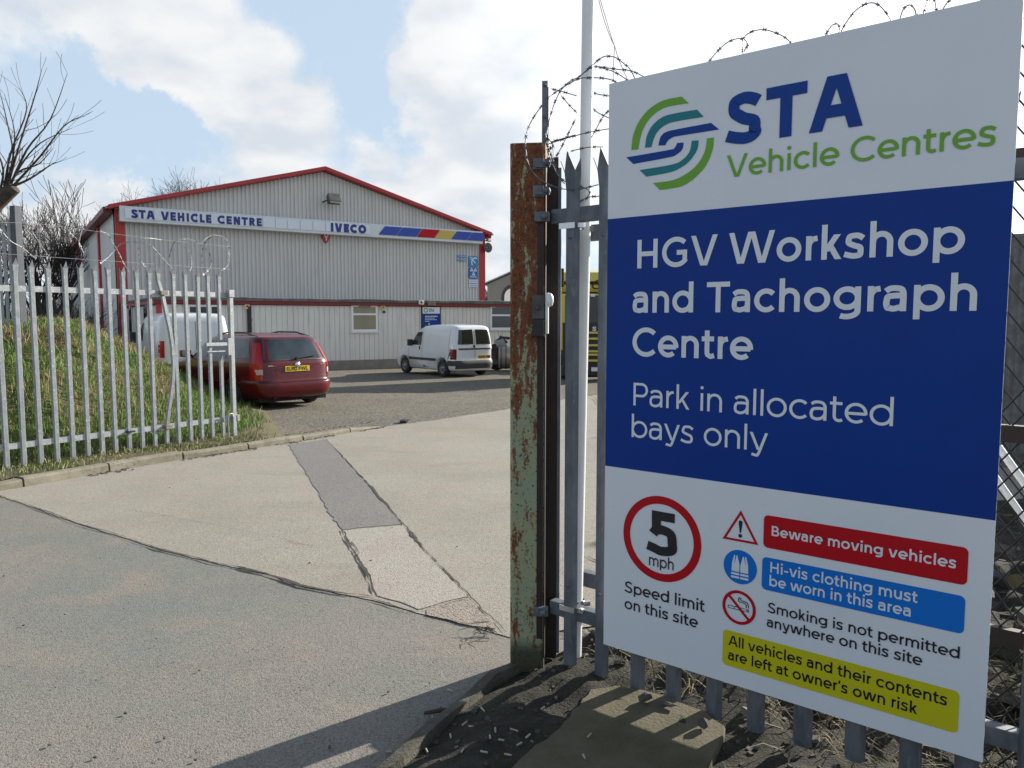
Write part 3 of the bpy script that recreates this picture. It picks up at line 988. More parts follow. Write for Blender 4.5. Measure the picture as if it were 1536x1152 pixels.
# moss on the shaded soil
M_BUTT = mat('cigarette paper', (.44, .42, .37), (.34, .31, .25), 40, .8)
M_FILT = mat('cigarette filter', (.42, .27, .12), rough=.8)
spots = [(649, 1076), (681, 1070), (700, 1068), (708, 1092), (697, 1087), (724, 1066), (743, 1097), (752, 1112), (771, 1097), (779, 1118), (792, 1106), (814, 1064), (884, 1105), (876, 1137), (726, 1130), (676, 1106), (620, 1132), (707, 1040), (675, 1037), (694, 1128), (762, 1134), (640, 1128), (583, 1130), (735, 1108)]
for k, (px, py) in enumerate(spots):
    p = G(px, py, .06)
    onslab = px > 840
    z = .122 if onslab else max(.006, verge_h(p.x, p.y) if verge_in(p.x, p.y) > 0 else .006)
    p = G(px, py, z)
    a = r.uniform(0, pi)
    bt = MB()
    ln_ = r.uniform(.022, .034)
    d = V((cos(a), sin(a), r.uniform(-.05, .15)))
    mid = .55
    bt.tube([p + V((0, 0, .006)) - d * ln_ / 2, p + V((0, 0, .006)) + d * ln_ * (mid - .5)], .0038, 7, 0)
    bt.tube([p + V((0, 0, .006)) + d * ln_ * (mid - .495), p + V((0, 0, .006)) + d * ln_ / 2], .0040, 7, 1)
    tag(bt.build('cigarette_butt', [M_BUTT, M_FILT if k % 4 == 0 else M_BUTT]), 'white cigarette butt dropped on the slab below the sign' if onslab else 'crushed white cigarette butt among others by the concrete edging below the gate post', 'cigarette butt',
        'cigarette butts on the slab' if onslab else 'cigarette butts by the edging')
tw = MB(); q = G(730, 950, .02)
for k in range(9):
    a = r.uniform(2.2, 4.0); ln_ = r.uniform(.05, .16); o = q + V((r.uniform(-.03, .06), r.uniform(-.04, .04), .004))
    tw.tube([o, o + V((cos(a) * ln_ * .5, sin(a) * ln_ * .5, .02)), o + V((cos(a + .5) * ln_, sin(a + .5) * ln_, .006))], [.003, .0025, .001], 4)
tag(tw.build('twig', M_BARK), 'little heap of dry twigs on the concrete beside the rusty post', 'twigs')
tw = MB(); q = G(660, 1068, .02)
tw.tube([q + V((-.07, -.01, 0)), q + V((0, .004, .006)), q + V((.06, .02, .002))], [.008, .011, .007], 6)
tag(tw.build('stick', M_BARK), 'short thick dark stick lying in the shade beside the edging', 'stick')
# ------------------------------------------------------------------ palisade pales
def pale_mesh(mb, org, ux, out, h, z0=0.0, mi=0, wd=.068, bend=None, tips=True, dep=.022):
    """one W-section pale: centre web and two wings, the top cut and splayed into three points"""
    uz = V((0, 0, 1))
    hw, cw, th = wd / 2, wd * .30, .003
    zs = [z0 + (h - .17 - z0) * i / 10 for i in range(11)]
    def P(u, v, z):
        du, dv = bend(z) if bend else (0, 0)
        return org + ux * (u + du) + out * (v + dv) + uz * z
    for (ua, va, ub, vb, side) in ((-hw, -dep, -cw, 0, -1), (-cw, 0, cw, 0, 0), (cw, 0, hw, -dep, 1)):
        vs, fs = [], []
        nrm = V((vb - va, ub - ua))
        nl = V((-(vb - va), ub - ua)).normalized() * th
        for z in zs:
            vs += [P(ua, va, z), P(ub, vb, z), P(ub - nl.x, vb - nl.y, z), P(ua - nl.x, va - nl.y, z)]
        k = len(zs) - 1
        fs += [(4 * i + a, 4 * i + (a + 1) % 4, 4 * i + 4 + (a + 1) % 4, 4 * i + 4 + a) for i in range(k) for a in range(4)]
        fs.append((3, 2, 1, 0))
        zt = h - .17
        # splayed point
        if side == 0:
            m1, tip = [(ua * 1.25, .006, zt + .09), (ub * 1.25, .006, zt + .09)], (0, .028, h)
        else:
            m1, tip = [(ua + side * .008, va + .004, zt + .08), (ub + side * .006, vb + .006, zt + .08)], ((ua + ub) / 2 + side * .026, (va + vb) / 2 + .012, h - .035)
        b0 = len(vs)
        vs += [P(*m1[0]), P(*m1[1]), P(m1[1][0] - nl.x, m1[1][1] - nl.y, m1[1][2]), P(m1[0][0] - nl.x, m1[0][1] - nl.y, m1[0][2]), P(*tip), P(tip[0] - nl.x, tip[1] - nl.y, tip[2])]
        fs += [(4 * k + a, 4 * k + (a + 1) % 4, b0 + (a + 1) % 4, b0 + a) for a in range(4)]
        fs += [(b0, b0 + 1, b0 + 4), (b0 + 3, b0 + 5, b0 + 2), (b0 + 1, b0 + 2, b0 + 5, b0 + 4), (b0 + 3, b0, b0 + 4, b0 + 5)]
        mb.add(vs, fs, mi)
    return mb


def rail(mb, a, b, wd, ht, mi=0):
    a, b = V(a), V(b)
    d = (b - a).normalized()
    s = V((-d.y, d.x, 0)).normalized() * wd / 2
    u = V((0, 0, ht / 2))
    vs = [p + i * s + j * u for p in (a, b) for i, j in ((-1, -1), (1, -1), (1, 1), (-1, 1))]
    mb.add(vs, [(3, 2, 1, 0), (4, 5, 6, 7)] + [(k, (k + 1) % 4, 4 + (k + 1) % 4, 4 + k) for k in range(4)], mi)


def hit(px, p0, d):
    """plan point where the bearing of a picture column meets a plan line"""
    # solve p0 + t d on the vertical plane through the camera and column px (columns barely lean)
    r = ray(px, 576)
    n = V((r.y, -r.x))
    t = -(p0.x * n.x + p0.y * n.y) / (d.x * n.x + d.y * n.y)
    return V((p0.x + d.x * t, p0.y + d.y * t)), t


def wire(mb, pts, r=.0016, barb=.055, bl=.017, seed=0, mi=0):
    """razor wire: thin core with pairs of little blades"""
    P = [V(p) for p in pts]
    Q = []
    for i in range(len(P) - 1):
        a, b, c, d = P[max(i - 1, 0)], P[i], P[i + 1], P[min(i + 2, len(P) - 1)]
        for j in range(6):
            t = j / 6
            Q.append(.5 * (2 * b + (c - a) * t + (2 * a - 5 * b + 4 * c - d) * t * t + (3 * b - a - 3 * c + d) * t ** 3))
    Q.append(P[-1])
    mb.tube(Q, r, 5, mi)
    rr = random.Random(seed)
    acc = barb * .5
    for a, b in zip(Q, Q[1:]):
        acc += (b - a).length
        if barb and acc > barb:
            acc = 0
            d = (b - a).normalized()
            s = d.orthogonal().normalized()
            s = Matrix.Rotation(rr.uniform(-.8, .8), 3, d) @ s
            for sg, rot in ((1, 0), (-1, 0), (1, 1.3), (-1, 1.3)):
                e = (Matrix.Rotation(rot, 3, d) @ s) * sg
                mb.add([a - d * bl * .28, a + d * bl * .28, a + d * bl * .75 + e * bl * .62, a + e * bl * .22, a - d * bl * .75 + e * bl * .62], [(0, 1, 3), (1, 2, 3), (0, 3, 4)], mi)
    return mb


# ------------------------------------------------------------------ left gate leaf
GDv, GNv = V((GD.x, GD.y, 0)), V((GN.x, GN.y, 0))
gate = empty('palisade_gate', (GA.x, GA.y, .02), 'light galvanised palisade gate leaf swung open along the grass bank', 'gate')
px_p = [-20, 5, 31, 57, 82, 106, 129, 151, 171, 192, 212, 231, 249, 267, 285, 302, 318, 334]
GOUT = -GNv                                          # towards the camera
for k, px in enumerate(px_p):
    c, t = hit(px, GA, GD)
    mb = MB()
    if px == 249:
        bf = lambda z: (.10 * sin(pi * max(0, min(1, (z - .30) / 1.85))) ** 1.5 - .045 * (z > 2.1), .05 * sin(pi * max(0, min(1, (z - .30) / 1.85))))
        pale_mesh(mb, V((c.x, c.y, 0)), GDv, GOUT, 2.42, .10, bend=bf)
        o = mb.build('pale', M_GALV, gate)
        o['label'] = 'pale bent and bulging out of line'
    elif px == 334:
        pale_mesh(mb, V((c.x, c.y, 0)), GDv, GOUT, 2.42, 1.46)
        zt = .07
        mb2 = MB()
        pale_mesh(mb, V((c.x, c.y, 0)), GDv, GOUT, 1.25, .07)
        mb.build('pale', M_GALV, gate)
    else:
        rr = random.Random(k)
        ln1 = rr.uniform(-.010, .010)
        pale_mesh(mb, V((c.x, c.y, 0)), GDv, GOUT, 2.42 + rr.uniform(-.02, .015), .07, bend=lambda z, q=ln1: (q * z / 2.4, 0))
        mb.build('pale', M_GALV, gate)
pe1, _ = hit(349, GA, GD); ps, _ = hit(-45, GA, GD)
zt_, zb_ = PL(150, 436.5, V((GA.x, GA.y, 0)), GNv).z, PL(150, 653, V((GA.x, GA.y, 0)), GNv).z
off = GNv * .035
for z in (zt_, zb_):
    mb = MB(); rail(mb, V((ps.x, ps.y, z)) + off, V((pe1.x, pe1.y, z)) + off, .04, .065)
    mb.build('rail', M_GALVB, gate)
mb = MB(); mb.box((pe1.x, pe1.y, 1.02 + .03), (.058, .058, 2.02), atan2(GD.y, GD.x)); mb.build('end_stile', M_GALVB, gate, bevel=.004)
mb = MB(); mb.box((pe1.x, pe1.y, zt_ + .02), (.085, .085, .10), atan2(GD.y, GD.x)); mb.build('bracket', M_GALVB, gate, bevel=.004)
q = V((pe1.x, pe1.y, 0)) - GDv * .02 + off * 1.6
mb = MB(); rail(mb, q + V((0, 0, 2.0)), q + V((0, 0, 2.03)), .03, .9, 0); mb.build('wire_support', M_GALV, gate)
m1, _ = hit(326, GA, GD)
mb = MB()
mb.box((m1.x, m1.y, 1.40), (.34, .05, .045), atan2(GD.y, GD.x)); mb.box((m1.x, m1.y, 1.30), (.30, .03, .015), atan2(GD.y, GD.x))
mb.box((pe1.x - GD.x * .05, pe1.y - GD.y * .05, 1.36), (.05, .06, .24), atan2(GD.y, GD.x)); mb.build('latch_box', M_GALVB, gate, bevel=.003)
mb = MB(); q = V((pe1.x, pe1.y, .35)) - GDv * .13 - GNv * .05
mb.tube([q + V((0, 0, -.30)), q, q + V((0, 0, .06)) + GDv * .02, q + V((0, 0, .06)) + GDv * .07, q + GDv * .09], .009, 6); mb.build('drop_bolt', M_GALVB, gate)
mb = MB(); q = V((pe1.x, pe1.y, zb_)) + GDv * .06; mb.box(q, (.05, .07, .09), atan2(GD.y, GD.x)); mb.build('rusty_stop', M_RUST, gate, bevel=.004)
for px, z, nm in ((192, zb_, 0), (249, zt_, 1), (249, zb_, 1)):
    c, _ = hit(px, GA, GD)
    mb = MB(); mb.box((c.x + GOUT.x * .01, c.y + GOUT.y * .01, z), (.09, .075, .02 if nm == 0 else .05), atan2(GD.y, GD.x))
    mb.build('clamp', M_BLACK if nm == 0 else M_KERB, gate)


def traced(pts, f, seed, depth_amp=.12, p0=None, nn=None, base=0.0):
    """razor wire loop: picture positions carried onto an upright plane, swung in and out of it as a coil is"""
    out = []
    for i, (x, y) in enumerate(pts):
        px, py = f(x, y)
        o = base + depth_amp * sin(seed * 1.7 + i * .75)
        out.append(PL(px, py, p0 + nn * o, nn))
    return out


rz = empty('razor_wire', (GA.x, GA.y, 2.3), 'loose bright razor wire coils above the open palisade gate', 'razor wire')
fz3 = lambda x, y: (150 + x / 4.8, 240 + y / 4.8)
fz1 = lambda x, y: (x / 3.84, 80 + y / 3.84)
P0g = V((GA.x, GA.y, 0)) + GNv * .03
for k, (f, pts) in enumerate((
    (fz3, [(0, 745), (60, 700), (105, 650), (150, 605), (220, 590), (290, 597), (360, 610), (420, 670), (480, 740), (545, 800)]),
    (fz3, [(330, 770), (290, 720), (275, 660), (285, 600), (320, 565), (380, 565), (440, 575)]),
    (fz3, [(500, 700), (520, 620), (555, 580), (640, 570), (720, 605), (780, 660), (800, 720), (790, 780), (740, 830)]),
    (fz3, [(730, 600), (770, 560), (830, 540), (900, 565), (930, 620), (930, 700), (920, 760), (870, 800)]),
    (fz3, [(750, 800), (735, 740), (740, 640), (770, 580), (815, 540)]),
    (fz3, [(560, 590), (640, 655), (660, 740), (650, 800)]), (fz3, [(520, 640), (555, 585), (420, 800)][:2]),
    (fz3, [(0, 510), (60, 540), (90, 590), (130, 660), (170, 740), (215, 820)]),
    (fz1, [(390, 1020), (450, 1080), (480, 1150)]), (fz1, [(180, 1020), (240, 1110), (290, 1180)]), (fz1, [(0, 1010), (60, 1080), (130, 1120), (200, 1180)]),
    (fz1, [(230, 985), (225, 1060), (240, 1150)]), (fz1, [(470, 1020), (455, 1100), (478, 1140)]),
)):
    mb = MB(); wire(mb, traced(pts, f, k, .10, P0g, GNv), .0034, .085, .024, k); mb.build('wire_loop', M_RAZOR if k in (2, 3, 4) else M_RAZORL, rz)
for k, pts in enumerate(([(-60, 332), (45, 335), (100, 341), (180, 352), (265, 362), (345, 370)], [(-60, 376), (110, 388), (200, 394), (345, 404)])):
    mb = MB(); wire(mb, traced(pts, lambda x, y: (x, y), k, .02, P0g, GNv), .0022, 0, .01, k); mb.build('strand', M_RAZORL, rz)

# ------------------------------------------------------------------ side fence climbing the bank at the far left
FA = V((-7.05, 11.6)); FDir = V((.05, -1.0)).normalized()
fd3 = V((FDir.x, FDir.y, 0))
fence = empty('palisade_fence', (FA.x, FA.y, .55), 'pale palisade fence climbing the bank behind the gate at the far left', 'fence')
fc, _ = hit(37, V((0, 11.6)), V((1, 0)))
FA = fc
out3 = V((.98, -.2, 0)).normalized()
dirL = V((-.90, .43)).normalized(); d3 = V((dirL.x, dirL.y, 0))
out3 = V((-d3.y, d3.x, 0)); out3 = out3 if out3.y < 0 else -out3
zt0 = PL(37, 309, V((FA.x, FA.y, 0)), V((0, 1, 0))).z
mb = MB(); mb.box((FA.x, FA.y, zt0 / 2), (.12, .10, zt0), atan2(dirL.y, dirL.x)); mb.build('post', M_FPOST, fence, bevel=.004)
top0, top1 = PL(30, 323, V((FA.x, FA.y, 0)), V((0, 1, 0))).z, 3.05
for k in range(11):
    u = .12 + .135 * k
    c = V((FA.x, FA.y, 0)) + d3 * u + out3 * .05
    mb = MB(); pale_mesh(mb, c, d3, out3, top0 - .03 * u, top0 - 2.45, wd=.065); mb.build('pale', M_GALVB, fence)
p0_ = V((FA.x, FA.y, 0))
for ya, yb in ((345, 361), (539, 580)):
    za = PL(43, ya, p0_, V((0, 1, 0))).z; zb_ = PL(0, yb, p0_, V((0, 1, 0))).z; sl_ = (za - zb_) / .60
    mb = MB(); rail(mb, p0_ + V((0, 0, za)), p0_ + d3 * 1.6 + V((0, 0, za - sl_ * 1.6)), .04, .06); mb.build('rail', M_GALVB, fence)

# ------------------------------------------------------------------ right fence, post, pole and sign
ATAN_S = atan2(SD.y, SD.x)
def fs(u, b=0.0, z=0.0):
    """along the fence (u grows towards the far end), b in front of the pale face"""
    return V((F0.x, F0.y, 0)) + SD * u + SN * b + V((0, 0, z))
rf = empty('palisade_fence', fs(0, 0, VZ), 'weathered grey palisade fence with spiked pales behind the big sign', 'fence')
pxs = [851, 898, 952, 1006, 1066.7, 1129.7, 1200, 1279, 1362, 1446, 1541]
bots = [1000, 1018, 1036, 1053, 1078, 1098, 1120, 1142, 1165, 1190, 1215]
for k, px in enumerate(pxs):
    r_ = ray(px, bots[k]); r0 = V((r_.x, r_.y))
    n = V((r0.y, -r0.x)); t = -(F0.x * n.x + F0.y * n.y) / (SD.x * n.x + SD.y * n.y)
    mb = MB(); rr = random.Random(k + 50)
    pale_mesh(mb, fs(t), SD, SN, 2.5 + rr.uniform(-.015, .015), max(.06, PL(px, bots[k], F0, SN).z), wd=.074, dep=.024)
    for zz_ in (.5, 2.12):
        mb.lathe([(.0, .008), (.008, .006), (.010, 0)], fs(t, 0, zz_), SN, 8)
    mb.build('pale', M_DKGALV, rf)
zr1, zr2 = PL(870, 322, fs(0, -.05), SN).z, PL(870, 920, fs(0, -.05), SN).z
for z in (zr1, zr2):
    mb = MB(); rail(mb, fs(.30, -.05, z), fs(-2.6, -.05, z), .05, .065); mb.build('rail', M_DKGALV, rf, bevel=.003)

# mesh panel beyond the near end of the sign
mp_ = empty('mesh_panel', fs(-1.9, -.28, .1), 'dark chain-link panel in a steel frame beside the near edge of the big sign', 'mesh panel')
fr = MB()
for u in (-1.42, -2.6): fr.tube([fs(u, -.28, .05), fs(u, -.28, 2.9)], .022, 10)
fr.build('frame', M_BROWN, mp_)
for z in (.62, 1.35, 2.3):
    mb = MB(); rail(mb, fs(-1.43, -.28, z), fs(-2.6, -.28, z), .035, .06); mb.build('rail', M_BROWN, mp_)
ml = MB()
du = .09
for k in range(-36, 16):
    for sg in (1, -1):
        a, b = (0.0, k * du), (1.17, k * du + 1.17 * 1.35)
        if sg < 0: a, b = (0.0, k * du + 1.17 * 1.35), (1.17, k * du)
        pts = []
        for i in range(2):
            pts.append((a, b)[i])
        # clip to the panel height
        def zc(p): return max(.06, min(2.88, p[1]))
        (x0, z0), (x1, z1) = pts
        if (z0 < .06 and z1 < .06) or (z0 > 2.88 and z1 > 2.88): continue
        def cl(z): return x0 + (x1 - x0) * (z - z0) / (z1 - z0)
        if z0 < .06: x0n, z0n = cl(.06), .06
        elif z0 > 2.88: x0n, z0n = cl(2.88), 2.88
        else: x0n, z0n = x0, z0
        if z1 < .06: x1n, z1n = cl(.06), .06
        elif z1 > 2.88: x1n, z1n = cl(2.88), 2.88
        else: x1n, z1n = x1, z1
        ml.tube([fs(-1.43 - x0n, -.28 + .004 * sg, z0n), fs(-1.43 - x1n, -.28 + .004 * sg, z1n)], .003, 4)
ml.build('mesh', M_BLACK, mp_)
# corrugated sheet wall standing behind it and pale tubes lying there
cw_ = MB()
cw0 = at2 = None
def beyond(px, b):
    r_ = ray(px, 479); n_ = -SN
    return V((0, 0, 0)) + V((r_.x, r_.y, 0)) * ((b + F0.dot(n_) - F0.z * n_.z) / (r_.x * n_.x + r_.y * n_.y))
cp = beyond(1470, 9.0)
for k in range(60):
    p = cp - SD * (.09 * k)
    q = [p, p - SD * .045 - SN * .03, p - SD * .09]
    cw_.add([V((c.x, c.y, .0)) for c in q] + [V((c.x, c.y, 2.85)) for c in q], [(0, 1, 4, 3), (1, 2, 5, 4)])
cw = cw_.build('corrugated_fence', mat('old grey sheeting', (.20, .21, .22), (.13, .13, .13), 6, .6, c3=(.16, .12, .09), s3=14))
tag(cw, 'grey corrugated sheet fence seen through the mesh beyond the big sign', 'fence')
for k, (b, z) in enumerate(((-.75, .62), (-.78, .68))):
    mb = MB(); mb.tube([fs(-1.35 - .05 * k, b - .2, z + .52), fs(-1.75 - .05 * k, b, z), fs(-2.0 - .05 * k, b + .12, z - .32)], .016, 8)
    tag(mb.build('pipe', M_WHITEP), 'white plastic pipe leaning behind the mesh panel at the right edge', 'pipe', 'white pipes behind the mesh panel')
rk_ = random.Random(77)
db = MB()
for k in range(300):
    p = fs(-rk_.uniform(1.2, 4.2), -rk_.uniform(.5, 2.4), 0); p.z = .1 + rk_.uniform(0, .55) * min(1, (-(p - fs(0)).dot(SN)) / 2.0)
    s = rk_.uniform(.02, .08)
    M = Matrix.Rotation(rk_.uniform(0, 6), 3, 'Z') @ Matrix.Rotation(rk_.uniform(-1, 1), 3, 'X')
    db.box(p, (s * 2, s, s * .6), mi=rk_.choice((0, 0, 1, 2)), M=M)
tag(db.build('debris', [M_STONE, M_SOIL, M_EARTH]), kind='stuff')

# rusty gate post
q1, q2 = G(765, 1006, .03), G(806, 1000, .03)
PA = radians(-7)
PD = V((cos(PA), sin(PA), 0)); PN = V((PD.y, -PD.x, 0))
wP = (PL(813, 700, q1, PN) - PL(762, 700, q1, PN)).length
ztop = PL(762, 215, q1, PN).z
def pp(a, b, z):
    """a along the post's front face from its left edge, b in front of the face"""
    return V((q1.x, q1.y, 0)) + PD * a + PN * b + V((0, 0, z))
post = empty('gate_post', pp(wP / 2, -.09, 0), 'rusty square gate post with flaking pale green paint', 'gate post')
mb = MB()
rngs = []
hw_, c_ = wP, .012
prof = [(0, c_), (c_, 0), (hw_ - c_, 0), (hw_, c_), (hw_, .17 - c_), (hw_ - c_, .17), (c_, .17), (0, .17 - c_)]
zs = [0, .5, 1, 1.5, 2.0, ztop]
vs = [pp(a, -b, z) for z in zs for a, b in prof]
mb.add(vs, [(8 * i + k, 8 * i + (k + 1) % 8, 8 * i + 8 + (k + 1) % 8, 8 * i + 8 + k) for i in range(len(zs) - 1) for k in range(8)] + [tuple(range(40, 48))])
mb.build('column', M_RUST, post)
zpx = lambda y, px=806: PL(px, y, q1, PN).z
mb = MB(); mb.add([pp(wP - .034, .0025, .2), pp(wP - .004, .0025, .2), pp(wP - .004, .0025, zpx(318)), pp(wP - .034, .0025, zpx(318))], [(0, 1, 2, 3)]); mb.slab([pp(wP + .001, -.004, .1), pp(wP + .001, -.166, .1), pp(wP + .001, -.166, zpx(240)), pp(wP + .001, -.004, zpx(240))], PD * .003); mb.build('brown_plate', M_BROWN, post)  # brown strip and plate added to darken the post's right edge and face
for y in (250, 291):
    mb = MB(); z = zpx(y); mb.box(pp(wP - .01, .012, z), (.065, .02, .012), ATAN_S * 0 + PA); mb.box(pp(wP - .03, .006, z + .012), (.05, .008, .05), PA)
    mb.lathe([(0, .05), (.013, .05), (.016, .03), (.016, 0)], pp(wP + .012, .0, z + .012), PN, 10); mb.build('hinge_bracket', M_DKGALV, post)
for y in (326, 915):
    mb = MB(); mb.box(pp(wP - .012, .012, zpx(y)), (.07, .03, .045), PA); mb.lathe([(0, .02), (.014, .016), (.018, 0)], pp(wP - .0, .028, zpx(y)), PN, 10)
    mb.build('rail_bracket', M_DKGALV, post, bevel=.004)
mb = MB(); mb.box(pp(wP - .028, .016, zpx(461)), (.058, .03, zpx(443) - zpx(478)), PA); mb.lathe([(0, .012), (.01, .01), (.012, 0)], pp(wP - .028, .031, zpx(462)), PN, 10)
mb.build('lock_plate', mat('lock plate grey', (.11, .11, .105), (.07, .07, .068), 20, .6, .3), post, bevel=.003)
mb = MB(); mb.box(pp(wP - .026, .022, zpx(492)), (.056, .042, zpx(479) - zpx(505)), PA); mb.build('padlock_cover', M_BLACK, post, bevel=.005)
mb = MB(); mb.box(pp(wP + .012, .004, zpx(470)), (.014, .04, zpx(444) - zpx(505)), PA); mb.lathe([(0, .03), (.012, .026), (.02, .012), (.022, -.01), (.016, -.03), (0, -.036)], pp(wP + .022, .01, zpx(449)), (0, 0, 1), 12)
mb.build('keep', M_WHITEP, post, bevel=.002)
# dark brown stile behind it, belonging to the gate leaf that is folded back
ds = empty('steel_stile', pp(wP + .06, -.13, 0), 'dark brown steel stile standing between the rusty post and the grey pales', 'post')
a0, _ = (lambda P: (P, 0))(PL(815, 700, pp(0, -.12, 0), PN)); a1 = PL(835.5, 700, pp(0, -.12, 0), PN); a2 = PL(840, 700, pp(0, -.12, 0), PN)
zt2 = PL(825, 236, pp(0, -.12, 0), PN).z
mb = MB(); mb.slab([V((a0.x, a0.y, .05)), V((a1.x, a1.y, .05)), V((a1.x, a1.y, zt2)), V((a0.x, a0.y, zt2))], -PN * .10); mb.build('stile', M_BROWN, ds)
mb = MB(); mb.slab([V((a1.x, a1.y, .08)) + PN * .004, V((a2.x, a2.y, .08)) + PN * .004, V((a2.x, a2.y, zt2 - .05)) + PN * .004, V((a1.x, a1.y, zt2 - .05)) + PN * .004], -PN * .02); mb.build('edge_strip', M_DKGALV, ds)
for k, y in enumerate((352, 862)):
    z = PL(860, y, fs(0, -.34), SN).z
    mb = MB(); rail(mb, fs(.32, -.34, z), fs(-1.3, -.34, z), .05, .075); mb.build('rail', M_DKGALV, ds)
# angle iron carrying the wire above the post
ai = MB()
b0, b1, b2 = PL(813, 150, pp(0, -.19, 0), PN), PL(821.5, 150, pp(0, -.19, 0), PN), PL(826, 150, pp(0, -.19, 0), PN)
zA = PL(822, 121, pp(0, -.19, 0), PN).z
ai.slab([V((b0.x, b0.y, 1.9)), V((b1.x, b1.y, 1.9)), V((b1.x, b1.y, zA)), V((b0.x, b0.y, zA))], -PN * .005)
ai.slab([V((b1.x, b1.y, 1.9)), V((b2.x, b2.y, 1.9)) - PN * .03, V((b2.x, b2.y, zA - .03)) - PN * .03, V((b1.x, b1.y, zA - .03))], PD * .005)
for k in range(3): ai.lathe([(0, .014), (.007, .012), (.009, 0)], V((b1.x, b1.y, zA - .02 - .15 * k)) - PD * .014, PN, 8)
tag(ai.build('angle_iron', M_DKGALV), 'upright grey angle iron holding razor wire above the rusty post', 'angle iron')

# white pole clamped to the fence
PB = -.105
c0 = PL(868.5, 700, fs(0, PB), SN)
rP = (PL(877.5, 700, c0, V((0, 1, 0))) - PL(859.5, 700, c0, V((0, 1, 0)))).length / 2
pole = empty('flag_pole', (c0.x, c0.y, .1), 'tall white pole strapped to the grey fence beside the big sign', 'pole')
ub = SD.dot(c0 - fs(0))
leanx = .022
mb = MB(); mb.tube([V((c0.x - leanx * .45, c0.y, .12)), V((c0.x + leanx, c0.y, 2.5)), V((c0.x + leanx * 2.2, c0.y, 6.2))], rP, 28, caps=True); mb.build('tube', M_WHITEP, pole)
for y in (342, 903):
    z = PL(868, y, fs(0, PB), SN).z
    mb = MB()
    ctr = V((c0.x, c0.y, z))
    ring = [ctr + V((cos(t), sin(t), 0)) * (rP + .003) for t in [2 * pi * k / 20 for k in range(21)]]
    vs = [p + V((0, 0, s * .012)) for p in ring for s in (-1, 1)]
    mb.add(vs, [(2 * i, 2 * i + 1, 2 * i + 3, 2 * i + 2) for i in range(20)], smooth=True)
    t851 = (PL(851, y, fs(0, 0), SN) - fs(0)).dot(SD)
    mb.box(fs(t851, .004, z), (.085, .004, .026), ATAN_S)
    mb.box(fs(t851 - .055, -.02, z), (.05, .02, .02), ATAN_S)
    mb.box(ctr + V((rP + .012, -.01, -.004)), (.035, .012, .022), .1)
    mb.build('clamp', M_CHROME, pole)
rp = empty('rope', PL(900, 50, fs(0, -.3), SN), 'thin pale halyard slanting down from the sky beside the white pole', 'rope')
f7 = lambda x, y: (740 + x / 4.8, y / 4.8)
for pts in ([(735, -120), (760, 0), (800, 150), (850, 285), (875, 335), (900, 420), (960, 560)], [(745, -120), (772, 0), (815, 150), (856, 285), (872, 335), (868, 420), (862, 580)]):
    mb = MB(); wire(mb, [PL(*f7(x, y), fs(0, -.3), SN) for x, y in pts], .0022, 0); mb.build('strand', mat('halyard', (.45, .36, .33), rough=.8), rp)

# razor wire over the right fence
rw = empty('razor_wire', fs(0, -.1, 2.5), 'dark razor wire coiled round the top of the rusty post and white pole', 'razor wire')
f8 = lambda x, y: (740 + x / 3.84, 200 + y / 3.84)
R7 = [[(235, 1150), (228, 1050), (240, 960), (270, 880), (320, 800), (390, 710), (470, 650), (550, 600), (620, 565), (700, 560), (780, 562), (850, 575), (900, 602)],
      [(380, 1000), (395, 900), (430, 770), (480, 660), (545, 590), (620, 550), (700, 480), (780, 415), (830, 405), (880, 415), (930, 450), (985, 500), (1030, 590)],
      [(660, 520), (690, 495), (740, 480), (830, 490), (900, 500), (990, 510), (1090, 555)], [(760, 485), (850, 510), (910, 540), (985, 590)],
      [(700, 660), (760, 680), (845, 692)], [(700, 770), (760, 815), (845, 855)], [(845, 785), (790, 840), (740, 930), (700, 1010), (690, 1110)],
      [(400, 1035), (480, 1010), (560, 985), (700, 950), (845, 925)], [(560, 1090), (590, 1080), (690, 1060), (790, 1058)], [(490, 690), (550, 760), (600, 810)],
      [(590, 860), (540, 960), (490, 1060), (440, 1150)], [(415, 640), (480, 655), (600, 690)], [(360, 950), (375, 1040), (380, 1150)], [(405, 900), (410, 1020), (425, 1150)]]
R8 = [[(190, 0), (185, 70), (200, 170), (240, 240), (310, 290), (400, 320), (500, 320), (605, 295)], [(485, 405), (540, 370), (610, 362)], [(300, 0), (320, 120), (360, 220), (410, 290)], [(310, 60), (345, 160), (385, 250), (430, 290)],
      [(490, 300), (545, 325), (555, 345), (530, 385)], [(330, 50), (400, 30), (470, 10)], [(295, 20), (340, 60), (345, 160)]]
k = 0
for f, LL, b in ((f7, R7, -.17), (f8, R8, .05)):
    for pts in LL:
        k += 1
        near = pts[0][0] < 300 and len(pts) > 7
        mb = MB(); wire(mb, traced(pts, f, k, .05, fs(0, .06 if near else b + (.0 if f is f7 else (-.12 if pts[0][0] > 400 else 0)) + (.15 if f is f7 and k in (2, 3, 8, 9) else 0)), SN), .0023, .05, .015, k); mb.build('wire_loop', M_RAZOR, rw)
rw2 = empty('razor_wire', fs(-1, -.1, 2.6), 'razor wire loops rising behind the top edge of the big sign', 'razor wire')
f9 = lambda x, y: (960 + x / 2.667, y / 2.667)
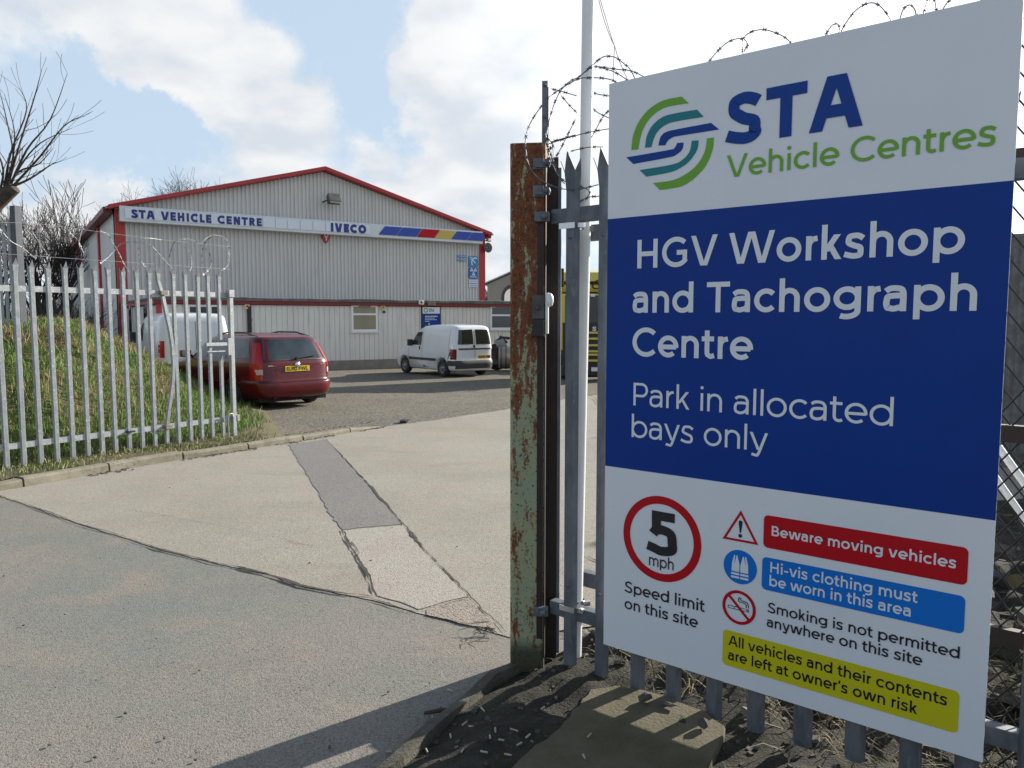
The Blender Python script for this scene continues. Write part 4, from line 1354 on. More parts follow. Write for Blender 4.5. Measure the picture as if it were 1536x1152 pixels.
for k, pts in enumerate(([(255, 300), (275, 250), (310, 205), (350, 170), (390, 155), (420, 160), (430, 180), (412, 215), (405, 260)], [(412, 220), (412, 160), (440, 130), (490, 118), (540, 130), (580, 150), (605, 175), (625, 220)],
                         [(725, 190), (740, 145), (765, 105), (785, 95), (798, 110), (795, 160)], [(790, 160), (803, 130), (825, 90), (860, 45), (905, 15), (945, 15), (980, 45), (1005, 85), (1020, 130)],
                         [(1030, 110), (1040, 75), (1055, 35), (1080, 20), (1100, 40), (1108, 90)], [(1120, 90), (1133, 60), (1150, 5), (1165, -25), (1180, 5), (1190, 70)], [(1195, 70), (1210, 40), (1230, 10), (1260, -10)], [(1350, 20), (1375, -5), (1400, 15)])):
    mb = MB(); wire(mb, traced(pts, f9, k, .06, fs(0, -.15), SN), .0023, .05, .015, k); mb.build('wire_loop', M_RAZOR, rw2)

# ------------------------------------------------------------------ the big sign
SP = fs(0, .045)
sg = empty('site_sign', PL(905, 966, SP, SN), 'big white and navy vehicle centre sign fixed to the right palisade fence', 'sign')
A_, B_ = PL(914, 126, SP, SN), PL(905, 966, SP, SN)
C_, D_ = PL(1475, 1147, SP, SN), PL(1531, 0, SP, SN)
zT, zB = PL(914, 126, SP, SN).z, PL(905, 966, SP, SN).z
uL = ((A_ + B_) / 2 - SP).dot(SD); uR = ((C_ + PL(1534, 5, SP, SN)) / 2 - SP).dot(SD)
XU = -SD                                                     # reading direction
ZU = V((0, 0, 1))
sw = uL - uR
def so_(x, z, b=0.0):
    """x from the left edge of the board, z up, b in front of its face"""
    return SP + SD * (uL - x) + V((0, 0, z)) + SN * b
def sq(px, py):
    """position on the board of a picture point"""
    p = PL(px, py, SP, SN)
    return uL - (p - SP).dot(SD), p.z
mb = MB(); mb.slab([so_(0, zB), so_(sw, zB), so_(sw, zT), so_(0, zT)], -SN * .006); mb.build('panel', M_SWHITE, sg)
zb1 = (sq(917, 328)[1] + sq(1532, 270)[1]) / 2
zb2 = (sq(908, 699)[1] + sq(1500, 781)[1]) / 2
mb = MB(); mb.add([so_(.0, zb2, .0008), so_(sw, zb2, .0008), so_(sw, zb1, .0008), so_(0, zb1, .0008)], [(0, 1, 2, 3)]); mb.build('navy_band', M_SNAVY, sg)
mb = MB()
for u in (.25, sw - .25):
    for z in (zr1, zr2): mb.box(so_(u, z, -.026), (.05, .035, .05), ATAN_S)
mb.build('fixing', M_GALV, sg)
f6 = lambda x, y: (900 + x / 2.415, 80 + y / 2.415)
f7b = lambda x, y: (900 + x / 2.415, 300 + y / 2.415)
f8b = lambda x, y: (900 + x / 2.415, 690 + y / 2.415)


def letters(txt, f, left, right, top, m, wt, track=0.0, z_fix=None):
    """left / right: base line ends, top: a point on the cap line near the left end (all picture positions)"""
    x0, z0 = sq(*f(*left)); x1, z1 = sq(*f(*right)); xt, zt = sq(*f(*top))
    zm = (z0 + z1) / 2
    mb = MB()
    text_mesh(mb, txt, so_(x0, zm), XU, ZU, SN, x1 - x0, zt - z0, wt, .0022, 0, track)
    return mb.build('lettering', m, sg)


letters('STA', f6, (455, 331), (945, 268), (455, 151), M_SNAVYL, .165)
letters('Vehicle Centres', f6, (462, 452), (1434, 331), (462, 372), M_SGREEN, .098)
letters('HGV Workshop', f7b, (130, 246), (1318, 196), (130, 143), M_SWHITE, .117)
letters('and Tachograph', f7b, (120, 408), (1368, 402), (120, 306), M_SWHITE, .117)
letters('Centre', f7b, (118, 568), (551, 576), (118, 466), M_SWHITE, .117)
letters('Park in allocated', f7b, (117, 742), (1065, 821), (117, 660), M_SWHITE, .078)
letters('bays only', f7b, (113, 862), (604, 907), (113, 781), M_SWHITE, .078)
letters('5', f8b, (172, 337), (277, 352), (172, 182), M_SBLACK, .15)
letters('mph', f8b, (177, 382), (268, 398), (177, 341), M_SBLACK, .092)
letters('Speed limit', f8b, (90, 478), (378, 549), (90, 438), M_SBLACK, .105)
letters('on this site', f8b, (90, 539), (354, 606), (90, 500), M_SBLACK, .105)
letters('Beware moving vehicles', f8b, (620, 273), (1290, 393), (620, 237), M_SWHITE, .118)
letters('Hi-vis clothing must', f8b, (615, 408), (1149, 515), (615, 370), M_SWHITE, .112)
letters('be worn in this area', f8b, (613, 455), (1127, 567), (613, 417), M_SWHITE, .112)
letters('Smoking is not permitted', f8b, (608, 552), (1304, 719), (608, 515), M_SBLACK, .105)
letters('anywhere on this site', f8b, (605, 604), (1166, 744), (605, 567), M_SBLACK, .105)
letters('All vehicles and their contents', f8b, (467, 671), (1257, 888), (467, 634), M_SBLACK, .110)
letters("are left at owner's own risk", f8b, (465, 722), (1148, 920), (465, 685), M_SBLACK, .110)


def flat(pts, m, name, lift=.0015, f=None, mb=None):
    """flat shape on the board"""
    own = mb is None
    mb = mb or MB()
    q = [sq(*f(*p)) if f else p for p in pts]
    mb.add([so_(x, z, lift) for x, z in q], [list(range(len(q)))])
    return mb.build(name, m, sg) if own else mb


def rrect(p0, p1, rad):
    (x0, z0), (x1, z1) = p0, p1
    out = []
    for cx, cz, a in ((x1 - rad, z1 - rad, 0), (x0 + rad, z1 - rad, 90), (x0 + rad, z0 + rad, 180), (x1 - rad, z0 + rad, 270)):
        out += [(cx + rad * cos(radians(a + t)), cz + rad * sin(radians(a + t))) for t in range(0, 91, 15)]
    return out


def panelbox(tl, tr, br, bl, m, name):
    q = [sq(*f8b(*p)) for p in (tl, tr, br, bl)]
    flat(rrect(((q[0][0] + q[3][0]) / 2, (q[2][1] + q[3][1]) / 2), ((q[1][0] + q[2][0]) / 2, (q[0][1] + q[1][1]) / 2), .018), m, name)


panelbox((594, 198), (1336, 318), (1330, 454), (592, 316), M_SRED, 'red_strip')
panelbox((588, 350), (1325, 493), (1318, 630), (586, 468), M_SBLUE, 'blue_strip')
panelbox((446, 612), (1303, 838), (1296, 990), (444, 740), M_SYEL, 'yellow_strip')


def annulus(cx, cz, r0, r1, m, name, lift=.0015, n=64):
    mb = MB()
    vs = [so_(cx + r * cos(2 * pi * k / n), cz + r * sin(2 * pi * k / n), lift) for k in range(n) for r in (r0, r1)]
    mb.add(vs, [(2 * k, 2 * k + 1, (2 * k + 3) % (2 * n), (2 * k + 2) % (2 * n)) for k in range(n)])
    return mb.build(name, m, sg)


def circ(l, r_, t, b):
    xa, _ = sq(*f8b(*l)); xb, _ = sq(*f8b(*r_)); _, za = sq(*f8b(*t)); _, zb = sq(*f8b(*b))
    return (xa + xb) / 2, (za + zb) / 2, ((xb - xa) + (za - zb)) / 4


cx, cz, rd = circ((84, 262), (369, 312), (207, 130), (247, 444))
annulus(cx, cz, rd * .815, rd, M_SRED, 'speed_ring')
cx, cz, rd = circ((444, 527), (565, 541), (503, 472), (508, 597))
annulus(cx, cz, rd * .82, rd, M_SRED, 'no_smoking_ring')
mb = MB(); k = rd * .9
d1, d2 = V((-.707, .707)), V((.707, .707))
flat([(cx + d1.x * k + d2.x * s * rd * .075, cz + d1.y * k + d2.y * s * rd * .075) for s in (-1, 1)] + [(cx - d1.x * k + d2.x * s * rd * .075, cz - d1.y * k + d2.y * s * rd * .075) for s in (1, -1)], M_SRED, 'slash', .0024)
mb = MB()
B = lambda x0, z0, x1, z1: flat([(cx + rd * x0, cz + rd * z0), (cx + rd * x1, cz + rd * z0), (cx + rd * x1, cz + rd * z1), (cx + rd * x0, cz + rd * z1)], None, '', .0017, mb=mb)
t_ = .035
B(-.66, -.16, .36, -.16 + t_); B(-.66, .02 - t_, .36, .02); B(-.66, -.16, -.66 + t_, .02); B(-.28, -.16, -.28 + t_, .02)
for x in (.42, .49, .56): B(x, -.16, x + .035, .02)
def curvy(pts, w_):
    vs, fs_ = ribbon(spl(pts, 5), False, False, w_)
    mb.add([so_(cx + rd * p.x, cz + rd * p.y, .00175) for p in vs], fs_)
curvy([(.05, .62), (-.03, .5), (.0, .36), (.14, .33), (.30, .33), (.42, .25), (.44, .08)], .05)
curvy([(.13, .60), (.08, .50), (.16, .43), (.34, .43), (.52, .34), (.56, .08)], .05)
mb.build('cigarette_symbol', M_SBLACK, sg)
# warning triangle
tri = [sq(*f8b(*p)) for p in ((512, 182), (574, 307), (444, 285))]
zl = (tri[1][1] + tri[2][1]) / 2
tri = [((tri[1][0] + tri[2][0]) / 2, tri[0][1]), (tri[1][0], zl), (tri[2][0], zl)]
c3 = (sum(p[0] for p in tri) / 3, sum(p[1] for p in tri) / 3)
mb = MB()
inn = [(c3[0] + (p[0] - c3[0]) * .78, c3[1] + (p[1] - c3[1]) * .78) for p in tri]
mb.add([so_(x, z, .0015) for x, z in tri + inn], [(0, 1, 4, 3), (1, 2, 5, 4), (2, 0, 3, 5)])
mb.build('warning_triangle', M_SRED, sg)
mb = MB(); hT = tri[0][1] - zl
flat([(c3[0] - hT * .065, c3[1] + hT * .30), (c3[0] - hT * .03, c3[1] + hT * .34), (c3[0] + hT * .03, c3[1] + hT * .34), (c3[0] + hT * .065, c3[1] + hT * .30), (c3[0] + hT * .022, c3[1] - hT * .05), (c3[0] - hT * .022, c3[1] - hT * .05)], None, '', mb=mb)
flat([(c3[0] + hT * .062 * cos(t), c3[1] - hT * .145 + hT * .062 * sin(t)) for t in [2 * pi * k / 16 for k in range(16)]], None, '', mb=mb)
mb.build('exclamation_mark', M_SBLACK, sg)
# waistcoat symbol
cx, cz, rd = circ((448, 380), (569, 398), (506, 326), (512, 450))
flat([(cx + rd * cos(2 * pi * k / 48), cz + rd * sin(2 * pi * k / 48)) for k in range(48)], M_SBLUE, 'blue_disc')
mb = MB()
Q = lambda pts: flat([(cx + rd * x, cz + rd * z) for x, z in pts], None, '', .0022, mb=mb)
for s in (1, -1):
    Q([(s * .03, -.30), (s * .50, -.30), (s * .48, .18), (s * .36, .66), (s * .30, .66), (s * .34, .10), (s * .22, .66), (s * .17, .66), (s * .03, .12)][::s])
    Q([(s * .03, -.50), (s * .52, -.50), (s * .52, -.38), (s * .03, -.38)][::s]); Q([(s * .03, -.70), (s * .52, -.70), (s * .52, -.58), (s * .03, -.58)][::s])
mb.build('waistcoat_symbol', M_SWHITE, sg)
# logo
def curve(pts): return spl(pts, 6)
LOGO = [(M_SGREEN, [(114, 350), (120, 300), (140, 250), (175, 205), (220, 175), (255, 164), (296, 157)], [(322, 181), (285, 186), (235, 197), (195, 222), (165, 258), (148, 300), (139, 348)]),
        (M_STEAL, [(163, 342), (170, 300), (190, 262), (225, 232), (270, 218), (352, 204)], [(376, 230), (280, 246), (240, 258), (210, 282), (195, 310), (187, 340)]),
        (M_SNAVYL, [(212, 334), (220, 303), (240, 285), (280, 275), (403, 252)], [(432, 276), (300, 297), (265, 304), (245, 318), (238, 333)]),
        (M_SNAVYL, [(121, 401), (250, 377), (280, 365), (298, 348), (304, 323)], [(280, 325), (270, 343), (250, 350), (96, 377)]),
        (M_STEAL, [(168, 447), (250, 432), (290, 416), (325, 390), (352, 350), (358, 315)], [(333, 317), (325, 355), (300, 385), (260, 403), (144, 423)]),
        (M_SGREEN, [(217, 495), (250, 491), (300, 480), (345, 450), (385, 405), (408, 350), (413, 305)], [(388, 308), (380, 355), (355, 400), (315, 435), (265, 459), (192, 470)])]
for m, a, b in LOGO:
    flat(curve(a) + curve(b), m, 'logo_stripe', .0015, f6)
# ------------------------------------------------------------------ workshop and office block
TB = radians(56.75)
UB = V((sin(TB), cos(TB), 0))            # along the facade, to the right
NB = V((-cos(TB), sin(TB), 0))           # into the building
A0 = GY(500, 554.5)                      # foot of the office front
A0z = A0.z
def fo(px, py, n=0.0):
    """picture position on the facade plane n behind the office front -> (u, z)"""
    p = PL(px, py, A0 + NB * n, NB)
    return (p - A0).dot(UB), p.z
def bw(u, n, z):
    return V((A0.x, A0.y, 0)) + UB * u + NB * n + V((0, 0, z))
uA0 = fo(238, 500)[0]                    # near left corner of the office
def colx(p):
    d = p - V((0, 0, EYE))
    return 768 + FPX * d.x / (d.y * cos(PITCH) - d.z * sin(PITCH))
dep = 6.0
while colx(bw(uA0, dep, 2)) > 187 and dep < 16: dep += .05
MN = dep                                  # main gable plane
zf = A0z
M_CLAD = mat('grey cladding', (.62, .605, .575), (.58, .565, .54), 3.0, .5, c3=(.49, .475, .445), s3=5, lo3=.5, hi3=.85, stretch=(1, 1, .12))
M_CLADS = mat('pale side cladding', (.74, .74, .70), (.68, .68, .64), .4, .6)
M_RED = mat('red trim paint', (.45, .030, .030), (.38, .030, .030), 1.5, .45)
M_DRED = mat('dark red trim', (.20, .014, .016), (.16, .014, .015), 2, .5)
M_ROOF = mat('roof sheet', (.25, .25, .25), (.21, .21, .205), 1, .6)
M_PANEL = mat('office panels', (.67, .65, .615), (.63, .61, .58), 3.0, .55, c3=(.53, .51, .48), s3=5, lo3=.5, hi3=.85, stretch=(1, 1, .2))
M_PLINTH = mat('plinth', (.26, .235, .20), (.20, .18, .15), 3, .9)
M_FELT = mat('roof edge felt', (.085, .085, .085), (.15, .145, .135), 3, .8)
M_UPVC = mat('white window frame', (.74, .75, .75), rough=.35)
M_BLIND = mat('buff blind', (.24, .225, .16), (.20, .19, .14), 1.2, .35, spec=.6, coat=.4)
M_SBOX = mat('white sign box', (.68, .70, .70), (.62, .64, .64), 2, .35)
M_LETTER = mat('navy letters', (.02, .028, .19), rough=.35)
uL_, zEL = fo(171, 310, MN)
uR_, zER = fo(727, 350, MN)
uP, zP = fo(487, 256, MN)
ze = (zEL + zER) / 2
uP = (uL_ + uR_) / 2
def ztop_at(u): return ze + (zP - ze) * (1 - abs(u - uP) / (uP - uL_))
LEN = 50.0
ws = empty('workshop', bw(uP, MN, zf), 'big grey ribbed metal workshop with red roof trim and a low gable', 'workshop')
# ribbed gable
mb = MB(); pitch = .19
us = []
u = uL_ + .02
while u < uR_ - .02:
    for du, n in ((0, 0), (.085, 0), (.10, .05), (.175, .05), (.19, 0)):
        us.append((min(u + du, uR_ - .02), n))
    u += pitch
vs = []
for u, n in us: vs += [bw(u, MN + n, 1.2), bw(u, MN + n, ztop_at(u) - .06)]
mb.add(vs, [(2 * i, 2 * i + 1, 2 * i + 3, 2 * i + 2) for i in range(len(us) - 1)])
mb.build('gable_cladding', M_CLAD, ws)
mb = MB(); mb.slab([bw(uL_ + .03, MN + .08, zf), bw(uR_ - .03, MN + .08, zf), bw(uR_ - .03, MN + .08, ze - .1), bw(uP, MN + .08, zP - .1), bw(uL_ + .03, MN + .08, ze - .1)], NB * (LEN - .2)); mb.build('body', M_CLADS, ws)
# side wall, panelled
mb = MB()
for k in range(8):
    n0 = MN + .3 + k * 6.2; mb.add([bw(uL_ - .02, n0, zf), bw(uL_ - .02, n0 + 6.1, zf), bw(uL_ - .02, n0 + 6.1, ze - .15), bw(uL_ - .02, n0, ze - .15)], [(0, 1, 2, 3)])
mb.build('side_wall', M_CLADS, ws)
for nn_ in (MN + 6.0, MN + 18.0, MN + 34, MN + 49):
    mb = MB(); mb.slab([bw(uL_ - .12, nn_, zf), bw(uL_ - .12, nn_ + .45, zf), bw(uL_ - .12, nn_ + .45, ze - .2), bw(uL_ - .12, nn_, ze - .2)], UB * .1); mb.build('downpipe', M_RED, ws)
for s, ue in ((1, uL_), (-1, uR_)):
    mb = MB()
    mb.slab([bw(ue - .35 * s, MN - .35, ze - .03), bw(uP, MN - .35, zP + .12), bw(uP, MN + LEN, zP + .12), bw(ue - .35 * s, MN + LEN, ze - .03)], V((0, 0, -.10)) if s > 0 else V((0, 0, -.10)))
    mb.build('roof_slope', M_ROOF, ws)
    mb = MB()
    mb.slab([bw(ue - .26 * s, MN - .40, ze - .15), bw(uP, MN - .40, zP - .04), bw(uP, MN - .40, zP + .15), bw(ue - .26 * s, MN - .40, ze + .04)], NB * .38)
    mb.build('barge_board', M_RED, ws, bevel=.03)
    mb = MB(); mb.slab([bw(ue - .42 * s, MN - .02, ze - .26), bw(ue - .42 * s, MN + LEN, ze - .26), bw(ue - .42 * s, MN + LEN, ze - .02), bw(ue - .42 * s, MN - .02, ze - .02)], UB * (.34 * s)); mb.build('gutter', M_DRED, ws)
    mb = MB(); mb.slab([bw(ue, MN - .06, zf), bw(ue + .36 * s, MN - .06, zf), bw(ue + .36 * s, MN - .06, ze - .12), bw(ue, MN - .06, ze - .12)], NB * .10); mb.build('corner_trim', M_RED, ws)
fl = bw(*(lambda t: (t[0], MN + 6.0, t[1]))(fo(146, 330, MN + 3)))
mb = MB(); pf = PL(142, 330, bw(uL_ + 1.0, 0, 0), UB)
mb = MB(); mb.lathe([(.17, -2.2), (.17, .35)], bw(uL_ + 1.2, MN + 9.0, zEL + .9), (0, 0, 1), 14)
mb.lathe([(.0, .52), (.26, .40), (.26, .34), (.17, .34)], bw(uL_ + 1.2, MN + 9.0, zEL + .9), (0, 0, 1), 14); mb.build('flue', M_GALVB, ws)

# office block in front
of = empty('office_block', bw(uA0, 0, zf), 'low flat-roofed grey panelled office block along the foot of the workshop', 'office')
uE = fo(757, 500)[0] + 9.0
zRt = fo(500, 449)[1]; zRb = fo(500, 458)[1]
zpl = fo(500, 541)[1]
win = [(fo(527, 490)[0], fo(566, 490)[0], fo(545, 497)[1], fo(545, 457.5)[1]), (fo(735, 490)[0], fo(783, 490)[0], fo(748, 494)[1], fo(748, 459)[1]), (fo(281, 470)[0], fo(332, 470)[0], fo(305, 482)[1] - .4, fo(305, 457)[1])]
us = []
u = uA0
k = 0
while u < uE:
    wd = (.20, .20, .21, .19)[k % 4]; k += 1
    us += [(u, .0), (u + wd - .024, 0), (u + wd - .016, .022), (u + wd - .008, .022)]
    u += wd
mb = MB(); vs = []
for u, n in us: vs += [bw(u, n, zpl), bw(u, n, zRb - .02)]
mb.add(vs, [(2 * i, 2 * i + 1, 2 * i + 3, 2 * i + 2) for i in range(len(us) - 1)])
mb.build('wall_panel', M_PANEL, of)
mb = MB(); mb.slab([bw(uA0 + .02, .05, zpl), bw(uE, .05, zpl), bw(uE, .05, zRb - .05), bw(uA0 + .02, .05, zRb - .05)], NB * (MN - .1)); mb.build('end_wall', M_PANEL, of)
mb = MB(); mb.slab([bw(uA0 + .03, -.03, zf - .3), bw(uE, -.03, zf - .3), bw(uE, -.03, zpl - .004), bw(uA0 + .03, -.03, zpl - .004)], NB * MN); mb.build('plinth', M_PLINTH, of)
mb = MB(); mb.slab([bw(uA0 - .12, -.12, zRb + .0), bw(uE, -.12, zRb), bw(uE, -.12, zRb + (zRt - zRb) * .55), bw(uA0 - .12, -.12, zRb + (zRt - zRb) * .55)], NB * .12); mb.build('fascia_board', M_DRED, of)
mb = MB(); mb.slab([bw(uA0 - .10, -.02, zRb), bw(uA0 - .10, MN - .1, zRb), bw(uA0 - .10, MN - .1, zRt - .03), bw(uA0 - .10, -.02, zRt - .03)], UB * .1); mb.build('side_fascia', M_RED, of)
mb = MB(); mb.slab([bw(uA0 - .16, -.16, zRb + (zRt - zRb) * .57), bw(uE, -.16, zRb + (zRt - zRb) * .57), bw(uE, MN - .05, zRb + (zRt - zRb) * .57), bw(uA0 - .16, MN - .05, zRb + (zRt - zRb) * .57)], V((0, 0, (zRt - zRb) * .35))); mb.build('roof', M_FELT, of)
mb = MB(); rr = random.Random(3)
pts = [bw(uA0 + i * .9, -.13 + rr.uniform(-.02, .02), zRt + rr.uniform(-.03, .01)) for i in range(int((uE - uA0) / .9))]
mb.tube(pts, .03, 6); mb.build('cable_run', M_FELT, of)
mb = MB(); mb.slab([bw(uA0 - .05, -.04, zf), bw(uA0 + .12, -.04, zf), bw(uA0 + .12, -.04, zRb - .004), bw(uA0 - .05, -.04, zRb - .004)], NB * .06); mb.build('corner_post', M_RED, of)
for uu in (fo(441, 500)[0], fo(365, 500)[0]):
    mb = MB(); mb.slab([bw(uu, -.012, zpl), bw(uu + .10, -.012, zpl), bw(uu + .10, -.012, zRb - .03), bw(uu, -.012, zRb - .03)], NB * .03); mb.build('joint_strip', M_CLAD, of)


def window(u0, u1, z0, z1, split, glass, n0=0.0, blind=True, across=UB, into=NB, base=None):
    P = base or (lambda a, n, z: bw(a, n, z))
    t = .075
    o = MB()
    for a0, a1, b0, b1 in ((u0, u1, z0, z0 + t), (u0, u1, z1 - t, z1), (u0, u0 + t, z0 + t, z1 - t), (u1 - t, u1, z0 + t, z1 - t), (u0 + t, u1 - t, split - t / 2, split + t / 2)):
        o.slab([P(a0, n0 - .045, b0), P(a1, n0 - .045, b0), P(a1, n0 - .045, b1), P(a0, n0 - .045, b1)], into * .05)
    o.slab([P(u0 - .04, n0 - .10, z0 - .05), P(u1 + .04, n0 - .10, z0 - .05), P(u1 + .04, n0 - .10, z0 - .004), P(u0 - .04, n0 - .10, z0 - .004)], into * .10)
    w_ = o.build('window', M_UPVC, of)
    g = MB(); g.slab([P(u0 + .02, n0 - .014, z0 + .02), P(u1 - .02, n0 - .014, z0 + .02), P(u1 - .02, n0 - .014, z1 - .02), P(u0 + .02, n0 - .014, z1 - .02)], into * .01)
    g.build('pane', glass, w_)
    return w_
window(*win[0], win[0][3] - .36, M_BLIND)
window(*win[1], win[1][3] - .40, mat('office glass', (.07, .075, .078), rough=.08, spec=.6))
w3 = window(*win[2], win[2][3] - .45, M_GLASS)
mb = MB()
for uu in (win[2][0] + (win[2][1] - win[2][0]) / 3, win[2][0] + (win[2][1] - win[2][0]) * 2 / 3):
    mb.slab([bw(uu - .04, -.05, win[2][2] + .08), bw(uu + .04, -.05, win[2][2] + .08), bw(uu + .04, -.05, win[2][3] - .08), bw(uu - .04, -.05, win[2][3] - .08)], NB * .03)
mb.build('glazing_bar', M_UPVC, w3)
mb = MB()
for w_ in win[:2]:
    mb = MB(); mb.slab([bw(w_[0] + .3, -.07, w_[3] - .09), bw(w_[1] - .3, -.07, w_[3] - .09), bw(w_[1] - .3, -.07, w_[3] - .02), bw(w_[0] + .3, -.07, w_[3] - .02)], NB * .02); mb.build('trickle_vent', M_ROOF, of)
for na in (2.2, 6.4):
    mb = MB(); mb.slab([bw(uA0 - .02, na, 1.0), bw(uA0 - .02, na + .9, 1.0), bw(uA0 - .02, na + .9, 2.35), bw(uA0 - .02, na, 2.35)], UB * .03); wn = mb.build('window', M_UPVC, of)
    mb = MB(); mb.slab([bw(uA0 - .035, na + .08, 1.08), bw(uA0 - .035, na + .82, 1.08), bw(uA0 - .035, na + .82, 2.27), bw(uA0 - .035, na + .08, 2.27)], UB * .012); mb.build('pane', M_GLASS, wn)

# ---- things fixed on the walls
def wallbox(name, px0, py0, px1, py1, n, m, label, cat, dep_=.03, bev=0, grp=None):
    u0, za = fo(px0, py0, n); u1, zb = fo(px1, py1, n)
    e = empty(name, bw((u0 + u1) / 2, n, min(za, zb)), label, cat, 0, grp)
    mb = MB(); mb.slab([bw(u0, n - dep_, zb), bw(u1, n - dep_, zb), bw(u1, n - dep_, za), bw(u0, n - dep_, za)], NB * dep_)
    mb.build('panel', m, e, bevel=bev)
    return e, u0, u1, min(za, zb), max(za, zb)


# long illuminated fascia sign
FN = MN - .50
fa0, zt0_ = fo(179, 308.5, FN); fa1, zt1_ = fo(724, 347, FN)
zb0_ = fo(179, 331, FN)[1]; zb1_ = fo(724, 366, FN)[1]
zt_f, zb_f = (zt0_ + zt1_) / 2, (zb0_ + zb1_) / 2
fa = empty('fascia_sign', bw(fa0, FN, zb_f), 'long white sign box with navy lettering and coloured stripes across the workshop gable', 'sign')
mb = MB(); mb.slab([bw(fa0, FN + .02, zb_f), bw(fa1, FN + .02, zb_f), bw(fa1, FN + .02, zt_f), bw(fa0, FN + .02, zt_f)], NB * .40); mb.build('sign_box', M_SBOX, fa, bevel=.02)
px_div = [187.5, 208, 231, 253, 274.5, 295, 316, 336, 356.5, 376, 394, 413, 431, 450, 469, 488, 505.5, 522, 538.5, 555.5]
ud = [fo(p, 340, FN)[0] for p in px_div]
for a, b in zip(ud, ud[1:]):
    mb = MB(); mb.slab([bw(a + .025, FN - .012, zb_f + .13), bw(b - .025, FN - .012, zb_f + .13), bw(b - .025, FN - .012, zt_f - .10), bw(a + .025, FN - .012, zt_f - .10)], NB * .03); mb.build('face_panel', M_SWHITE, fa)
hF = zt_f - zb_f
uS = fo(562, 349, FN)[0]
sl_ = .55 * hF
cols = ((M_LETTER, 568, 594), (M_LETTER, 595, 624), (M_SRED, 625, 651), (mat('stripe yellow', (.58, .42, .07), rough=.4), 652, 676), (M_LETTER, 677, 700), (M_LETTER, 701, 722.5))
M_STRIPEB = mat('stripe blue', (.018, .055, .36), rough=.35)
for k, (m, p0, p1) in enumerate(cols):
    a, b = fo(p0, 352, FN)[0], fo(p1, 358, FN)[0]
    zl, zh = zb_f + .14, zt_f - .08
    sr = 0 if k == 5 else sl_
    if k == 5: b += .15
    mb = MB(); mb.slab([bw(a, FN - .015, zl), bw(b, FN - .015, zl), bw(b + sr, FN - .015, zh), bw(a + sl_, FN - .015, zh)], NB * .033); mb.build('stripe', M_STRIPEB if m is M_LETTER else m, fa)
for txt, pa, pb in (('STA', 197, 232), ('VEHICLE', 242, 317), ('CENTRE', 326, 392.5), ('IVECO', 495, 549)):
    a, b = fo(pa, 330, FN)[0], fo(pb, 330, FN)[0]
    zl, zh = zb_f + hF * .24, zb_f + hF * .80
    if txt == 'IVECO': zl, zh = zb_f + hF * .20, zb_f + hF * .84
    mb = MB(); text_mesh(mb, txt, bw(a, FN - .014, zl), UB, V((0, 0, 1)), -NB, b - a, zh - zl, (.20 if txt != 'IVECO' else .23), .006, 0, .02)
    mb.build('lettering', M_LETTER, fa)

# floodlight on the gable
q = bw(*(lambda t: (t[0], MN, t[1]))(fo(484, 303, MN)))
fl = empty('floodlight', q, 'dark floodlight on a bracket high under the peak of the gable', 'floodlight')
mb = MB(); mb.tube([q + NB * .05, q - NB * .55, q - NB * .55 + UB * .35], .035, 8); mb.build('bracket', M_BLACK, fl)
mb = MB(); M = Matrix.Rotation(atan2(UB.y, UB.x), 3, 'Z') @ Matrix.Rotation(radians(-25), 3, 'X'); mb.box(q - NB * .6 + UB * .35 + V((0, 0, .10)), (.62, .34, .44), M=M); mb.build('lamp_body', M_FELT, fl, bevel=.03)
mb = MB(); mb.box(q - NB * .78 + UB * .35 + V((0, 0, .02)), (.54, .02, .34), M=M); mb.build('lens', mat('lamp lens', (.30, .29, .27), rough=.15), fl)
# red alarm box
q0, z0 = fo(488, 357, MN)
ab = empty('alarm_box', bw(q0, MN, z0), 'red rounded alarm box with a white mark below the fascia sign', 'alarm box')
mb = MB(); w_, h_ = .20, .24
prof = [(-w_, h_), (w_, h_), (w_ * 1.05, .05), (w_ * .55, -h_ * .7), (0, -h_ * 1.1), (-w_ * .55, -h_ * .7), (-w_ * 1.05, .05)]
mb.slab([bw(q0 + a, MN - .14, z0 + b) for a, b in prof], NB * .14); mb.build('case', M_RED, ab, bevel=.03)
mb = MB()
for pts in ([(-.10, .14), (0, .0)], [(.10, .14), (0, .0)], [(0, .02), (0, -.13)]):
    vs, fs_ = ribbon(pts, False, False, .05); mb.add([bw(q0 + p.x, MN - .144 - .001 * len(mb.f), z0 + p.y) for p in vs], fs_)
mb.build('mark', M_SWHITE, ab)
# camera / horn on the right corner
q0, z0 = fo(728, 372, MN)
hs = empty('loudspeaker', bw(q0, MN, z0), 'small round grey horn speaker on the red right corner of the workshop', 'speaker')
mb = MB(); c_ = bw(q0, MN - .12, z0); mb.lathe([(.0, -.25), (.10, -.25), (.12, -.05), (.26, .16), (.28, .18), (.24, .17), (.10, .02), (0, .0)], c_, -NB, 18); mb.build('horn', M_FELT, hs)
mb = MB(); mb.lathe([(0, .10), (.07, .08), (.09, .02)], c_, -NB, 12); mb.build('centre', M_ROOF, hs)
q0, z0 = fo(727.5, 361, MN)
cc = empty('security_camera', bw(q0, MN, z0), 'small dark security camera under the right end of the fascia sign', 'camera')
mb = MB(); mb.box(bw(q0 + .12, MN - .2, z0), (.34, .14, .14), atan2(UB.y, UB.x) + .5); mb.lathe([(.04, 0), (.04, .2)], bw(q0 - .02, MN - .1, z0), UB, 8); mb.build('camera_body', M_FELT, cc, bevel=.02)
